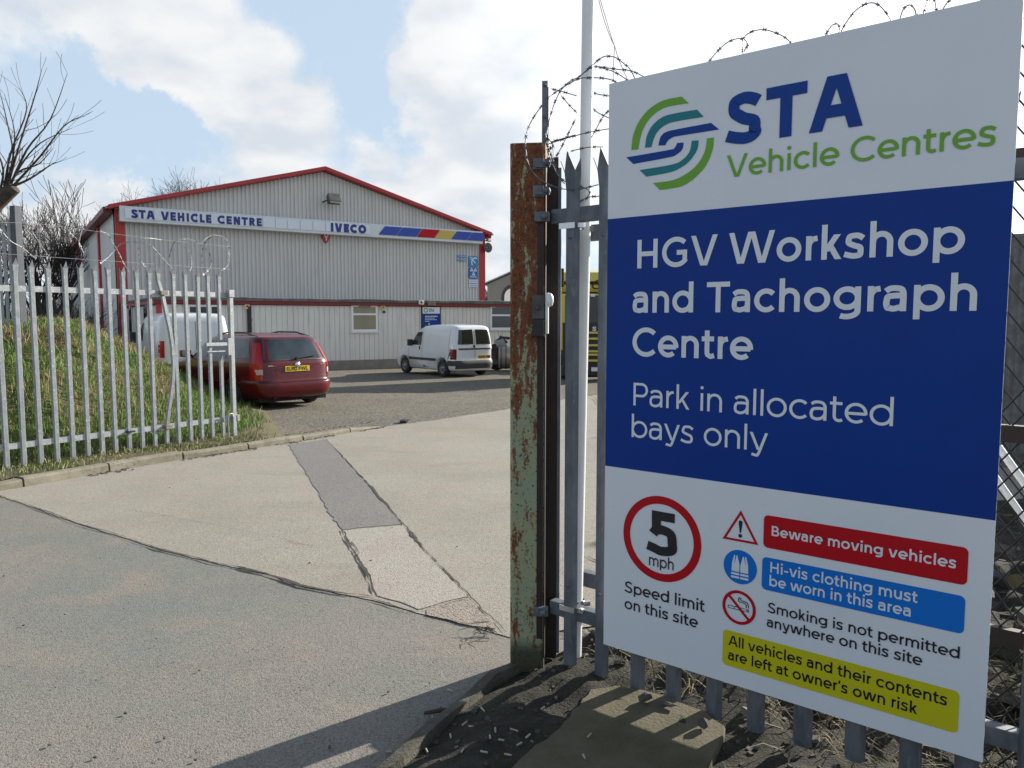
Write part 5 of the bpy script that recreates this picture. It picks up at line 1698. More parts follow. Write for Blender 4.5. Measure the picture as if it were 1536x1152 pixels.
# blue test station boards
M_TB1, M_TB2 = mat('board light blue', (.025, .22, .50), rough=.4), mat('board blue', (.02, .13, .46), rough=.4)
BN = MN - .03
def marks(e, u0, u1, zb, zt, shapes, n=BN - .036):
    mb = MB(); W_, H_ = u1 - u0, zt - zb
    for kind, *a in shapes:
        if kind == 'tri':
            x, y, s = a; tr = [(x - s, y - s * .8), (x + s, y - s * .8), (x, y + s)]
            inn = [(x + (p - x) * .38, y - s * .2 + (q_ - y + s * .2) * .38) for p, q_ in tr]
            k = len(mb.v); mb.add([bw(u0 + W_ * p, n, zb + W_ * q_) for p, q_ in tr + inn], [(0, 1, 4, 3), (1, 2, 5, 4), (2, 0, 3, 5)])
        elif kind == 'bar':
            x0, y0, x1, y1 = a; mb.add([bw(u0 + W_ * x0, n, zb + H_ * y0), bw(u0 + W_ * x1, n, zb + H_ * y0), bw(u0 + W_ * x1, n, zb + H_ * y1), bw(u0 + W_ * x0, n, zb + H_ * y1)], [(0, 1, 2, 3)])
        elif kind == 'line':
            pts, w_ = a; vs, fs_ = ribbon(pts, False, False, w_); mb.add([bw(u0 + W_ * p.x, n - .0012 * (len(mb.f) % 5), zb + W_ * p.y) for p in vs], fs_)
    return mb.build('marking', M_SWHITE, e)
dash = lambda y, x0=.12, x1=.88, h=.16, n=7: [('bar', x0 + (x1 - x0) * i / n, y, x0 + (x1 - x0) * (i + .78) / n, y + h) for i in range(n)]
e, u0, u1, zb, zt = wallbox('wall_sign', 703.2, 384, 716.2, 400.5, BN, M_TB1, 'square light blue board with a white dial, topmost in the column of test boards', 'sign')
marks(e, u0, u1, zb, zt, [('line', arc(.72, .42, .42, .46, 60, 215, 16), .12), ('line', [(.38, .75), (.72, .36)], .10), ('tri', .14, .92, .09), ('tri', .32, .92, .09), ('tri', .23, .77, .09)])
e, u0, u1, zb, zt = wallbox('wall_sign', 703.2, 401.5, 716.2, 418, BN, M_TB2, 'blue board with three white triangles below the dial board', 'sign')
marks(e, u0, u1, zb, zt, [('tri', .30, .88, .21), ('tri', .72, .88, .21), ('tri', .51, .48, .21)] + dash(.10, .12, .88, .05) + dash(.19, .12, .88, .05, 5))
for y0, y1, w_ in ((419.5, 424.5, 'upper of the two narrow white and blue strips below the triangle board'), (425.5, 431, 'lowest narrow white and blue strip of the test board column')):
    e, u0, u1, zb, zt = wallbox('wall_sign', 703.2, y0, 716.4, y1, BN, M_SWHITE, w_, 'sign')
    mb = MB(); mb.add([bw(u0 + .06, BN - .034, zb + .05), bw(u1 - .04, BN - .034, zb + .05), bw(u1 - .04, BN - .034, zt - .05), bw(u0 + .06, BN - .034, zt - .05)], [(0, 1, 2, 3)]); mb.build('blue_field', M_TB2, e)
    marks(e, u0, u1, zb, zt, dash(.38, .12, .9, .25, 9), BN - .037)
for y0, y1, w_ in ((382.5, 386.2, 'upper small light blue strip left of the dial board'), (388.2, 391.8, 'lower small light blue strip left of the dial board')):
    e, u0, u1, zb, zt = wallbox('wall_sign', 686, y0, 699.5, y1, BN, M_TB1, w_, 'sign')
    marks(e, u0, u1, zb, zt, [('tri', .14, .12, .07)] + dash(.35, .32, .95, .3, 5))
# reception board on the office wall
e, u0, u1, zb, zt = wallbox('wall_sign', 631.5, 459, 660.5, 499, -.005, M_BLACK, 'framed white and navy reception board on the office wall above the small white van', 'sign', .05)
hh = zt - zb; ww = u1 - u0
def rb(x0, y0, x1, y1, m, nm, n=-.058):
    mb = MB(); mb.add([bw(u0 + ww * x0, n, zb + hh * y0), bw(u0 + ww * x1, n, zb + hh * y0), bw(u0 + ww * x1, n, zb + hh * y1), bw(u0 + ww * x0, n, zb + hh * y1)], [(0, 1, 2, 3)]); return mb.build(nm, m, e)
rb(.05, .72, .95, .96, M_SWHITE, 'white_field'); rb(.05, .03, .95, .718, M_SNAVYL, 'navy_field')
font_text('STA', bw(u0 + ww * .38, -.06, zb + hh * .78), UB, V((0, 0, 1)), -NB, ww * .28, hh * .11, M_LETTER, 'lettering', e, .03)
mb = MB(); cxr, czr = u0 + ww * .22, zb + hh * .84
for r0, r1, m_ in ((.055, .075, 0), (.085, .105, 1)):
    n = 24; vs = [bw(cxr + r * cos(2 * pi * k / n), -.06, czr + r * sin(2 * pi * k / n)) for k in range(n) for r in (r0, r1)]
    mb.add(vs, [(2 * k, 2 * k + 1, (2 * k + 3) % (2 * n), (2 * k + 2) % (2 * n)) for k in range(n)], m_)
mb.build('logo_ring', [M_STEAL, M_SGREEN], e)
mb = MB()
for k, (y, x1, n_) in enumerate(((.60, .84, 9), (.54, .70, 7), (.48, .80, 8), (.42, .42, 3), (.24, .50, 4))):
    h_ = .035 if k == 0 else .022
    for i in range(n_):
        xa = .18 + (x1 - .18) * i / n_; xb = .18 + (x1 - .18) * (i + .78) / n_
        mb.add([bw(u0 + ww * xa, -.06, zb + hh * y), bw(u0 + ww * xb, -.06, zb + hh * y), bw(u0 + ww * xb, -.06, zb + hh * (y + h_)), bw(u0 + ww * xa, -.06, zb + hh * (y + h_))], [(0, 1, 2, 3)])
mb.build('text_lines', M_SWHITE, e)
rb(.34, .30, .42, .36, M_SYEL, 'arrow', -.061)
# small fittings along the office front
def fitting(name, px, py, w_, h_, m, label, cat, m2=None, n=-.005, d_=.10):
    u, z = fo(px, py, n)
    e = empty(name, bw(u, n, z - h_ / 2), label, cat)
    mb = MB(); mb.slab([bw(u - w_ / 2, n - d_, z - h_ / 2), bw(u + w_ / 2, n - d_, z - h_ / 2), bw(u + w_ / 2, n - d_, z + h_ / 2), bw(u - w_ / 2, n - d_, z + h_ / 2)], NB * d_); mb.build('case', m, e, bevel=.015)
    if m2:
        mb = MB(); mb.lathe([(0, .03), (w_ * .22, .025), (w_ * .25, 0)], bw(u, n - d_, z), -NB, 12); mb.build('lens', m2, e)
    return e
M_BELL = mat('bell box cream', (.62, .52, .25), rough=.4)
fitting('bell_box', 573.5, 461, .16, .2, M_BELL, 'small cream bell box with a red lens beside the office window', 'bell box', M_RED)
fitting('bell_box', 370, 459.5, .17, .2, M_BELL, 'small cream bell box above a black cable cover by the gate end', 'bell box', M_RED)
fitting('socket', 575.5, 468, .08, .08, M_BLACK, 'tiny black socket under the bell box on the office wall', 'socket')
fitting('wall_lamp', 631, 453.5, .22, .18, M_UPVC, 'small white square lamp on the office fascia over the reception board', 'lamp', M_BLACK, -.13)
fitting('floodlight', 646.5, 454.5, .34, .2, M_KERB, 'small drab floodlight beside the white lamp over the reception board', 'floodlight', None, -.13)
e = fitting('cable_cover', 373.5, 480, .14, 1.0, M_BLACK, 'upright black cable cover on the office wall right of the gate', 'cable cover')

# ------------------------------------------------------------------ grey shed beyond
c1, c2 = V((-1.6, 60)), V((6, 66))
shed = empty('shed', (0, 60, -.4), 'plain dark grey metal shed with a round-topped opening beyond the office', 'shed')
z1 = PL(733, 426, V((0, 60, 0)), V((0, 1, 0))).z; z2 = PL(763, 412, V((0, 60, 0)), V((0, 1, 0))).z
x1_, x2_ = PL(731, 430, V((0, 60, 0)), V((0, 1, 0))).x, PL(763, 430, V((0, 60, 0)), V((0, 1, 0))).x
ddx = x2_ - x1_
apx = x2_ + ddx * 1.2; zap = z2 + (z2 - z1) * 1.2
M_SHED = mat('shed grey', (.17, .17, .172), (.15, .15, .152), .4, .6)
mb = MB(); mb.slab([V((x1_, 60, -.5)), V((2 * apx - x1_, 60, -.5)), V((2 * apx - x1_, 60, z1)), V((apx, 60, zap)), V((x1_, 60, z1))], V((1.5, 20, 0))); mb.build('wall', M_SHED, shed)
mb = MB(); cxo = PL(768, 445, V((0, 60, 0)), V((0, 1, 0))).x; zc_ = PL(768, 446, V((0, 60, 0)), V((0, 1, 0))).z
ro_ = cxo - PL(752, 445, V((0, 60, 0)), V((0, 1, 0))).x
mb.add([(cxo + ro_ * cos(t), 59.97, zc_ + 1.2 * ro_ * sin(t)) for t in [pi * k / 16 for k in range(17)]] + [(cxo - ro_, 59.97, -.4), (cxo + ro_, 59.97, -.4)], [list(range(19))]); mb.build('opening', M_BLACK, shed)
mb = MB(); mb.add([(cxo + ro_ * .72 * cos(t), 59.94, zc_ + .85 * ro_ * sin(t)) for t in [pi * k / 16 for k in range(17)]] + [(cxo - ro_ * .72, 59.94, -.4), (cxo + ro_ * .72, 59.94, -.4)], [list(range(19))]); mb.build('door', M_CLADS, shed)
mb = MB()
for s in (-1, 1):
    mb.slab([V((apx + s * (apx - x1_ + .3), 59.7, z1 - .05)), V((apx, 59.7, zap + .1)), V((apx + 1.5, 80.3, zap + .1)), V((apx + s * (apx - x1_ + .3) + 1.5, 80.3, z1 - .05))], V((0, 0, .1)))
mb.build('roof', M_ROOF, shed)
# ------------------------------------------------------------------ vehicles
def lerp_tab(tab, z):
    if z <= tab[0][0]: return tab[0][1]
    for (a, va), (b, vb) in zip(tab, tab[1:]):
        if z <= b: return va + (vb - va) * (z - a) / (b - a)
    return tab[-1][1]


class Car:
    """x runs back from the nose, y to the driver's left, z up; every level z is a rounded plan outline"""
    def __init__(s, front, rear, width, zs, n=6.0, roof_crown=.04):
        s.F, s.R, s.W, s.n, s.zs, s.crown = front, rear, width, n, zs, roof_crown

    def dims(s, z):
        return lerp_tab(s.F, z), lerp_tab(s.R, z), lerp_tab(s.W, z) / 2

    def half(s, x, z):
        f, r, w_ = s.dims(z)
        t = max(-1, min(1, (2 * x - f - r) / (r - f)))
        return w_ * (1 - abs(t) ** s.n) ** (1 / s.n)

    def rearx(s, y, z):
        f, r, w_ = s.dims(z)
        t = max(-1, min(1, y / w_))
        return (f + r) / 2 + (r - f) / 2 * (1 - abs(t) ** s.n) ** (1 / s.n)

    def frontx(s, y, z):
        f, r, w_ = s.dims(z)
        t = max(-1, min(1, y / w_))
        return (f + r) / 2 - (r - f) / 2 * (1 - abs(t) ** s.n) ** (1 / s.n)

    def body(s, N_=88):
        mb = MB()
        vs = []
        for z in s.zs:
            f, r, w_ = s.dims(z)
            for k in range(N_):
                t = 2 * pi * k / N_
                c, q = cos(t), sin(t)
                e = 2 / s.n
                vs.append(((f + r) / 2 + (r - f) / 2 * abs(c) ** e * (1 if c >= 0 else -1), w_ * abs(q) ** e * (1 if q >= 0 else -1), z))
        m = len(s.zs)
        fs_ = [(i * N_ + k, i * N_ + (k + 1) % N_, (i + 1) * N_ + (k + 1) % N_, (i + 1) * N_ + k) for i in range(m - 1) for k in range(N_)]
        # crowned top
        f, r, w_ = s.dims(s.zs[-1])
        top = (m - 1) * N_
        for j, q in enumerate((.8, .5, .2)):
            b0 = len(vs)
            for k in range(N_):
                p = vs[top + k]
                vs.append(((f + r) / 2 + (p[0] - (f + r) / 2) * q, p[1] * q, s.zs[-1] + s.crown * (1 - q * q)))
            prev = top if j == 0 else b0 - N_
            fs_ += [(prev + k, prev + (k + 1) % N_, b0 + (k + 1) % N_, b0 + k) for k in range(N_)]
        fs_.append(list(range(len(vs) - N_, len(vs))))
        fs_.append(list(range(N_))[::-1])
        mb.add(vs, fs_, 0, True)
        return mb

    def dense(s, poly, k=6):
        out = []
        for a, b in zip(poly, poly[1:] + poly[:1]):
            out += [(a[0] + (b[0] - a[0]) * i / k, a[1] + (b[1] - a[1]) * i / k) for i in range(k)]
        return out

    def patch(s, face, poly, eps=.006, rows=6, cols=8, mb=None, th=0.0):
        """quad patch (4 corners, each (a, z)) laid on a face: 'L','R' sides use (x, z); 'B' back, 'F' front use (y, z)"""
        mb = mb or MB()
        p0, p1, p2, p3 = poly
        vs = []
        for j in range(rows + 1):
            for i in range(cols + 1):
                t, q = i / cols, j / rows
                a = (p0[0] * (1 - t) + p1[0] * t) * (1 - q) + (p3[0] * (1 - t) + p2[0] * t) * q
                z = (p0[1] * (1 - t) + p1[1] * t) * (1 - q) + (p3[1] * (1 - t) + p2[1] * t) * q
                if face == 'L': vs.append((a, s.half(a, z) + eps, z))
                elif face == 'R': vs.append((a, -s.half(a, z) - eps, z))
                elif face == 'B': vs.append((s.rearx(a, z) + eps, a, z))
                else: vs.append((s.frontx(a, z) - eps, a, z))
        c = cols + 1
        mb.add(vs, [(j * c + i, j * c + i + 1, (j + 1) * c + i + 1, (j + 1) * c + i) for j in range(rows) for i in range(cols)], 0, True)
        return mb


def wheel(parent, x, y, r, wd, rim_m, steel=True):
    e = bpy.data.objects.new('wheel', None); COL.objects.link(e); e.parent = parent; e.location = (x, y, r)
    sgn = 1 if y > 0 else -1
    mb = MB(); h = wd / 2
    mb.lathe([(r * .62, h * .9), (r * .68, h), (r * .93, h), (r * .99, h * .7), (r, 0), (r * .99, -h * .7), (r * .93, -h), (r * .62, -h)], (0, 0, 0), (0, 1, 0), 36)
    mb.build('tyre', M_TYRE, e, world=False)
    mb = MB()
    o = sgn * h * .80
    mb.lathe([(r * .64, 0), (r * .60, -.03), (r * .16, .0), (r * .14, .03), (0, .035)], (0, o, 0), (0, sgn, 0), 36)
    mb.build('rim', rim_m, e, world=False)
    if steel:
        mb = MB()
        for k in range(9):
            t = 2 * pi * k / 9; c = V((cos(t), 0, sin(t))); q = V((-sin(t), 0, cos(t)))
            mb.add([V((0, o + sgn * .006, 0)) + c * r * a + q * r * b for a, b in ((.24, -.03), (.52, -.065), (.52, .065), (.24, .03))], [(0, 1, 2, 3)])
        mb.build('rim_opening', M_BLACK, e, world=False)
    return e


def cut_arches(o, wheels, r, wmax):
    """wheel arches taken out of the body"""
    mb = MB()
    cut = []
    for x, y in wheels:
        m = MB(); s = 1 if y > 0 else -1
        m.lathe([(0, -.30), (r, -.30), (r, .30), (0, .30)], (x, s * (abs(y) + .08), r * .93), (0, 1, 0), 40)
        c = m.build('arch_cut', M_BLACK)
        c.data.validate(); cut.append(c)
    mods = []
    for c in cut:
        md = o.modifiers.new('arch', 'BOOLEAN'); md.operation = 'DIFFERENCE'; md.object = c; md.solver = 'EXACT'
    c0 = o.parent
    M0 = o.parent; o.parent = None
    bpy.context.view_layer.update()
    me = bpy.data.meshes.new_from_object(o.evaluated_get(bpy.context.evaluated_depsgraph_get()))
    o.modifiers.clear(); o.data = me; o.parent = M0
    for c in cut: bpy.data.objects.remove(c)


def strip_box(mb, c, size, rz=0): mb.box(c, size, rz); return mb


def plate(parent, car, y, z, wd, txt, m, black=True):
    x = car.rearx(y, z) + .014
    mb = MB(); mb.box((x, y, z), (.012, wd, .11)); p = mb.build('number_plate', m, parent, world=False, bevel=.003)
    W = world_of(parent)
    R = W.to_3x3()
    # read from behind: the driver's right is to the reader's right
    font_text(txt, W @ V((x + .007, y - wd * .44, z - .035)), R @ V((0, 1, 0)), V((0, 0, 1)), R @ V((1, 0, 0)), wd * .88, .07, M_BLACK, 'lettering', p, .03, .002)
    return p


def place(name, label, cat, rear_left_ground, heading, rl, group=None):
    """heading: bearing of the nose from straight ahead, + to the right; rl = local (x, y) of the given ground point"""
    rz = -heading + pi / 2 + pi     # local +x points to the back
    a = rz
    R = Matrix.Rotation(a, 3, 'Z')
    p = V(rear_left_ground)
    o = p - R @ V((rl[0], rl[1], 0))
    return empty(name, o, label, cat, a, group)


# ---- red estate car
M_CARRED = mat('dark red car paint', (.105, .004, .009), (.092, .004, .008), 1, .30, coat=.35, spec=.35)
M_TAIL = mat('tail lamp red', (.38, .008, .012), rough=.12, spec=.6)
M_TAILC = mat('tail lamp clear', (.52, .40, .38), rough=.12)
M_CARGL = mat('car glass', (.035, .045, .05), (.02, .026, .03), 2.2, .05, spec=.8)
M_CHASSIS = mat('underbody', (.012, .012, .012), rough=.9)
zs = [.20, .24, .30, .38, .46, .52, .545, .56, .60, .68, .76, .84, .90, .94, .97, 1.02, 1.10, 1.20, 1.30, 1.37, 1.41, 1.435, 1.45]
F = [(.2, .22), (.3, .08), (.45, .0), (.6, .03), (.72, .14), (.80, .40), (.88, .85), (.94, 1.15), (.97, 1.32), (1.10, 1.58), (1.30, 2.02), (1.40, 2.28), (1.45, 2.55)]
R_ = [(.2, 4.55), (.25, 4.72), (.32, 4.79), (.5, 4.80), (.545, 4.79), (.56, 4.735), (.66, 4.72), (.92, 4.69), (.98, 4.655), (1.30, 4.46), (1.37, 4.41), (1.41, 4.35), (1.435, 4.24), (1.45, 4.05)]
Wd = [(.2, 1.60), (.26, 1.70), (.38, 1.80), (.52, 1.82), (.62, 1.80), (.78, 1.82), (.92, 1.78), (.97, 1.73), (1.2, 1.57), (1.37, 1.40), (1.41, 1.34), (1.435, 1.26), (1.45, 1.10)]
est = Car(F, R_, Wd, zs, 6.5, .035)
g_ = GY(471, 604)                                    # contact of the right rear tyre
HEADC = radians(-45)
car = place('estate_car', 'dark red estate car with roof rails seen from behind, parked beyond the open gate', 'car', g_, HEADC, (3.95, .80))
bod = est.body().build('body', M_CARRED, car, world=False)
cut_arches(bod, [(.98, .80), (.98, -.80), (3.74, .80), (3.74, -.80)], .36, .9)
for x in (.98, 3.74):
    for y in (.80, -.80): wheel(car, x, y, .315, .20, M_GALV)
mb = MB(); mb.box((2.4, 0, .24), (4.3, 1.45, .16)); mb.tube([(4.2, -.5, .24), (4.74, -.5, .25)], .03, 8); mb.build('underbody', M_CHASSIS, car, world=False)
mb = est.patch('B', [(-.66, .985), (.66, .985), (.56, 1.365), (-.56, 1.365)], .006); mb.build('rear_window', M_CARGL, car, world=False)
# seats seen through the rear window are only a dim shape; the rubber surround
mb = MB()
for a in ([(-.70, .965), (.70, .965), (.70, .988), (-.70, .988)], [(-.58, 1.36), (.58, 1.36), (.57, 1.385), (-.57, 1.385)]): est.patch('B', a, .009, 2, 10, mb)
mb.build('window_seal', M_BLACK, car, world=False)
for s in (1, -1):
    pc = [(s * .70, .62), (s * .865, .62), (s * .80, 1.0), (s * .665, 1.0)]
    mb = est.patch('B', [(s * .70, .60), (s * .84, .60), (s * .83, .90), (s * .69, .90)], .010, 6, 6); lamp = mb.build('tail_lamp', M_TAIL, car, world=False)
    est.patch('B', [(s * .69, .90), (s * .83, .90), (s * .70, 1.30), (s * .61, 1.30)], .010, 6, 6).build('upper_lens', M_TAIL, lamp, world=False)
    est.patch('B', [(s * .697, .70), (s * .838, .70), (s * .834, .80), (s * .694, .80)], .014, 3, 5).build('clear_lens', M_TAILC, lamp, world=False)
    f_ = 'L' if s > 0 else 'R'
    est.patch(f_, [(4.42, .64), (4.58, .64), (4.55, .92), (4.40, .92)], .008, 5, 4).build('side_lens', M_TAIL, lamp, world=False)
    # side windows
    for poly in ([(1.62, .99), (2.55, .985), (2.55, 1.34), (2.16, 1.32)], [(2.62, .985), (3.42, .99), (3.42, 1.355), (2.62, 1.345)], [(3.50, .99), (4.36, 1.02), (4.16, 1.33), (3.50, 1.355)]):
        est.patch(f_, poly, .006).build('side_window', M_CARGL, car, world=False)
    mb = est.patch(f_, [(.9, .50), (4.55, .50), (4.55, .55), (.9, .55)], .016, 2, 30); mb.build('side_moulding', M_CARRED, car, world=False)
    # roof rail
    mb = MB(); pts = []
    for i in range(15):
        x = 2.45 + 1.75 * i / 14; lift = .055 * min(1, 3.5 * min(i, 14 - i) / 14)
        pts.append((x, s * .56, 1.448 + lift - .01 - .02 * max(0, (i - 10) / 4)))
    mb.tube(pts, .018, 8); mb.build('roof_rail', M_BLACK, car, world=False)
    mb = MB(); mb.box((1.72, s * .97, 1.03), (.12, .22, .15)); mb.box((1.70, s * .86, .99), (.05, .12, .04)); mi_ = mb.build('wing_mirror', M_CARRED, car, world=False, bevel=.03)
    mb = MB(); mb.box((1.784, s * .975, 1.03), (.004, .17, .11)); mb.build('mirror_glass', M_CHROME, mi_, world=False)
    for x in (2.42, 3.32):
        mb = MB(); mb.box((x, s * (est.half(x, .88) + .012), .88), (.18, .02, .035)); mb.build('door_handle', M_CARRED, car, world=False, bevel=.008)
plate(car, est, 0, .80, .53, 'EU02 FWL', M_PLATE)
mb = est.patch('B', [(-.50, .862), (.50, .862), (.50, .89), (-.50, .89)], .03, 2, 8); mb.build('tailgate_strip', M_CARRED, car, world=False)
mb = MB(); mb.lathe([(0, .012), (.05, .010), (.055, 0)], (est.rearx(0, .875) + .03, 0, .875), (1, 0, 0), 18); mb.build('badge', M_CHROME, car, world=False)
mb = MB()
for y0 in (.60, -.46):
    for i in range(6): mb.box((est.rearx(y0, .87) + .008, y0 - .035 * i * (1 if y0 > 0 else .8), .868), (.006, .022, .022))
mb.build('badge_lettering', M_CHROME, car, world=False)
est.patch('B', [(-.80, .545), (.80, .545), (.80, .56), (-.80, .56)], .004, 1, 16).build('bumper_gap', M_BLACK, car, world=False)
est.patch('B', [(-.70, .655), (.70, .655), (.70, .661), (-.70, .661)], .004, 1, 16).build('tailgate_gap', M_BLACK, car, world=False)
mb = MB(); mb.tube([(est.rearx(0, 1.0) + .03, .02, 1.0), (est.rearx(.3, 1.03) + .03, .30, 1.035), (est.rearx(.42, 1.04) + .025, .42, 1.045)], .013, 6); mb.tube([(est.rearx(0, 1.0) + .01, .02, 1.0), (est.rearx(0, 1.0) + .05, .02, 1.0)], .03, 8); mb.build('rear_wiper', M_BLACK, car, world=False)
mb = MB(); mb.tube([(2.6, 0, 1.47), (2.9, 0, 1.78)], .004, 5); mb.build('aerial', M_BLACK, car, world=False)
est.patch('F', [(-.60, 1.0), (.60, 1.0), (.52, 1.36), (-.52, 1.36)], .006).build('windscreen', M_CARGL, car, world=False)

# ---- small white van
M_VANW = mat('white van paint', (.68, .70, .72), (.63, .65, .67), 1, .32, coat=.6)
M_BUMP = mat('dark grey bumper plastic', (.035, .036, .038), rough=.6)
def small_van(name, label, ground, heading, rl, sc=1.0, windows=True):
    zs = [.22, .26, .32, .42, .52, .60, .70, .80, .90, .98, 1.04, 1.12, 1.25, 1.40, 1.55, 1.66, 1.73, 1.77, 1.80]
    F = [(.22, .18), (.32, .04), (.5, .0), (.66, .03), (.80, .14), (.92, .42), (.98, .70), (1.04, .92), (1.12, 1.02), (1.4, 1.30), (1.66, 1.66), (1.77, 1.95), (1.80, 2.2)]
    Rr = [(.22, 4.0), (.28, 4.10), (.5, 4.12), (.56, 4.10), (.60, 4.06), (1.0, 4.06), (1.4, 4.02), (1.66, 3.97), (1.73, 3.93), (1.77, 3.86), (1.80, 3.70)]
    Ww = [(.22, 1.55), (.3, 1.66), (.5, 1.71), (.9, 1.72), (1.04, 1.70), (1.4, 1.60), (1.66, 1.49), (1.73, 1.43), (1.77, 1.34), (1.80, 1.16)]
    v = Car(F, Rr, Ww, zs, 9.0, .03)
    e = place(name, label, 'van', ground, heading, rl)
    b = v.body().build('body', M_VANW, e, world=False)
    cut_arches(b, [(.80, .76), (.80, -.76), (3.32, .76), (3.32, -.76)], .35, .9)
    for x in (.80, 3.32):
        for y in (.76, -.76): wheel(e, x, y, .305, .18, M_GALV)
    mb = MB(); mb.box((2.05, 0, .27), (3.6, 1.35, .14)); mb.build('underbody', M_CHASSIS, e, world=False)
    # rear doors
    for s in (1, -1):
        if windows:
            v.patch('B', [(s * .055, 1.14), (s * .68, 1.14), (s * .60, 1.64), (s * .055, 1.66)], .007).build('rear_window', M_GLASS, e, world=False)
        v.patch('B', [(s * .725, .62), (s * .845, .62), (s * .835, .98), (s * .72, .98)], .012, 4, 5).build('tail_lamp', mat('van tail lamp', (.13, .006, .008), rough=.2), e, world=False)
        f_ = 'L' if s > 0 else 'R'
        v.patch(f_, [(1.26, 1.08), (1.98, 1.08), (1.98, 1.56), (1.62, 1.55)], .006).build('side_window', M_CARGL, e, world=False)
        v.patch(f_, [(1.14, .54), (2.94, .54), (2.94, .63), (1.14, .63)], .014, 2, 20).build('rubbing_strip', M_BUMP, e, world=False)
        mb = MB()
        v.patch(f_, [(2.04, .45), (2.052, .45), (2.052, 1.60), (2.04, 1.60)], .003, 8, 1, mb); v.patch(f_, [(1.10, .64), (1.112, .64), (1.16, 1.06), (1.148, 1.06)], .003, 8, 1, mb)
        v.patch(f_, [(3.72, .66), (3.732, .66), (3.72, 1.66), (3.708, 1.66)], .003, 8, 1, mb)
        mb.build('panel_gap', M_BUMP, e, world=False)
        mb = MB()
        for p in ([(2.2, 1.10), (3.6, 1.10), (3.6, 1.115), (2.2, 1.115)], [(2.2, 1.56), (3.58, 1.56), (3.58, 1.572), (2.2, 1.572)]): v.patch(f_, p, .004, 1, 14, mb)
        mb.build('side_swage', M_VANW, e, world=False)
        mb = MB(); mb.box((1.90, s * (v.half(1.9, .98) + .012), .98), (.06, .02, .13)); mb.build('door_handle', M_BUMP, e, world=False, bevel=.006)
        mb = MB(); mb.box((1.36, s * .93, 1.16), (.10, .20, .24)); mb.build('wing_mirror', M_BUMP, e, world=False, bevel=.03)
        v.patch(f_, [(3.62, .40), (4.06, .40), (4.03, .58), (3.66, .58)], .014, 4, 6).build('bumper_end', M_BUMP, e, world=False)
    v.patch('B', [(-.84, .30), (.84, .30), (.84, .585), (-.84, .585)], .016, 4, 20).build('rear_bumper', M_BUMP, e, world=False)
    v.patch('F', [(-.82, .30), (.82, .30), (.82, .56), (-.82, .56)], .016, 4, 20).build('front_bumper', M_BUMP, e, world=False)
    v.patch('F', [(-.62, 1.12), (.62, 1.12), (.55, 1.62), (-.55, 1.62)], .006).build('windscreen', M_GLASS, e, world=False)
    v.patch('B', [(-.66, .955), (.66, .955), (.66, 1.01), (-.66, 1.01)], .012, 2, 12).build('tailgate_strip', M_BUMP, e, world=False)
    mb = MB(); v.patch('B', [(-.008, .6), (.008, .6), (.008, 1.74), (-.008, 1.74)], .004, 8, 1, mb); mb.build('door_gap', M_BUMP, e, world=False)
    mb = MB(); mb.box((v.rearx(0, 1.08) + .012, -.03, 1.075), (.03, .07, .09)); mb.build('rear_door_handle', M_BLACK, e, world=False, bevel=.01)
    return e, v
g_ = GY(667, 565.5)
van, v_ = small_van('small_van', 'small white van with dark bumper parked in front of the office reception board', g_, radians(-38), (3.32, -.80))
van.scale = (.96, .96, .93)
plate(van, v_, .38, .70, .52, 'KD02 OBJ', M_PLATEO)

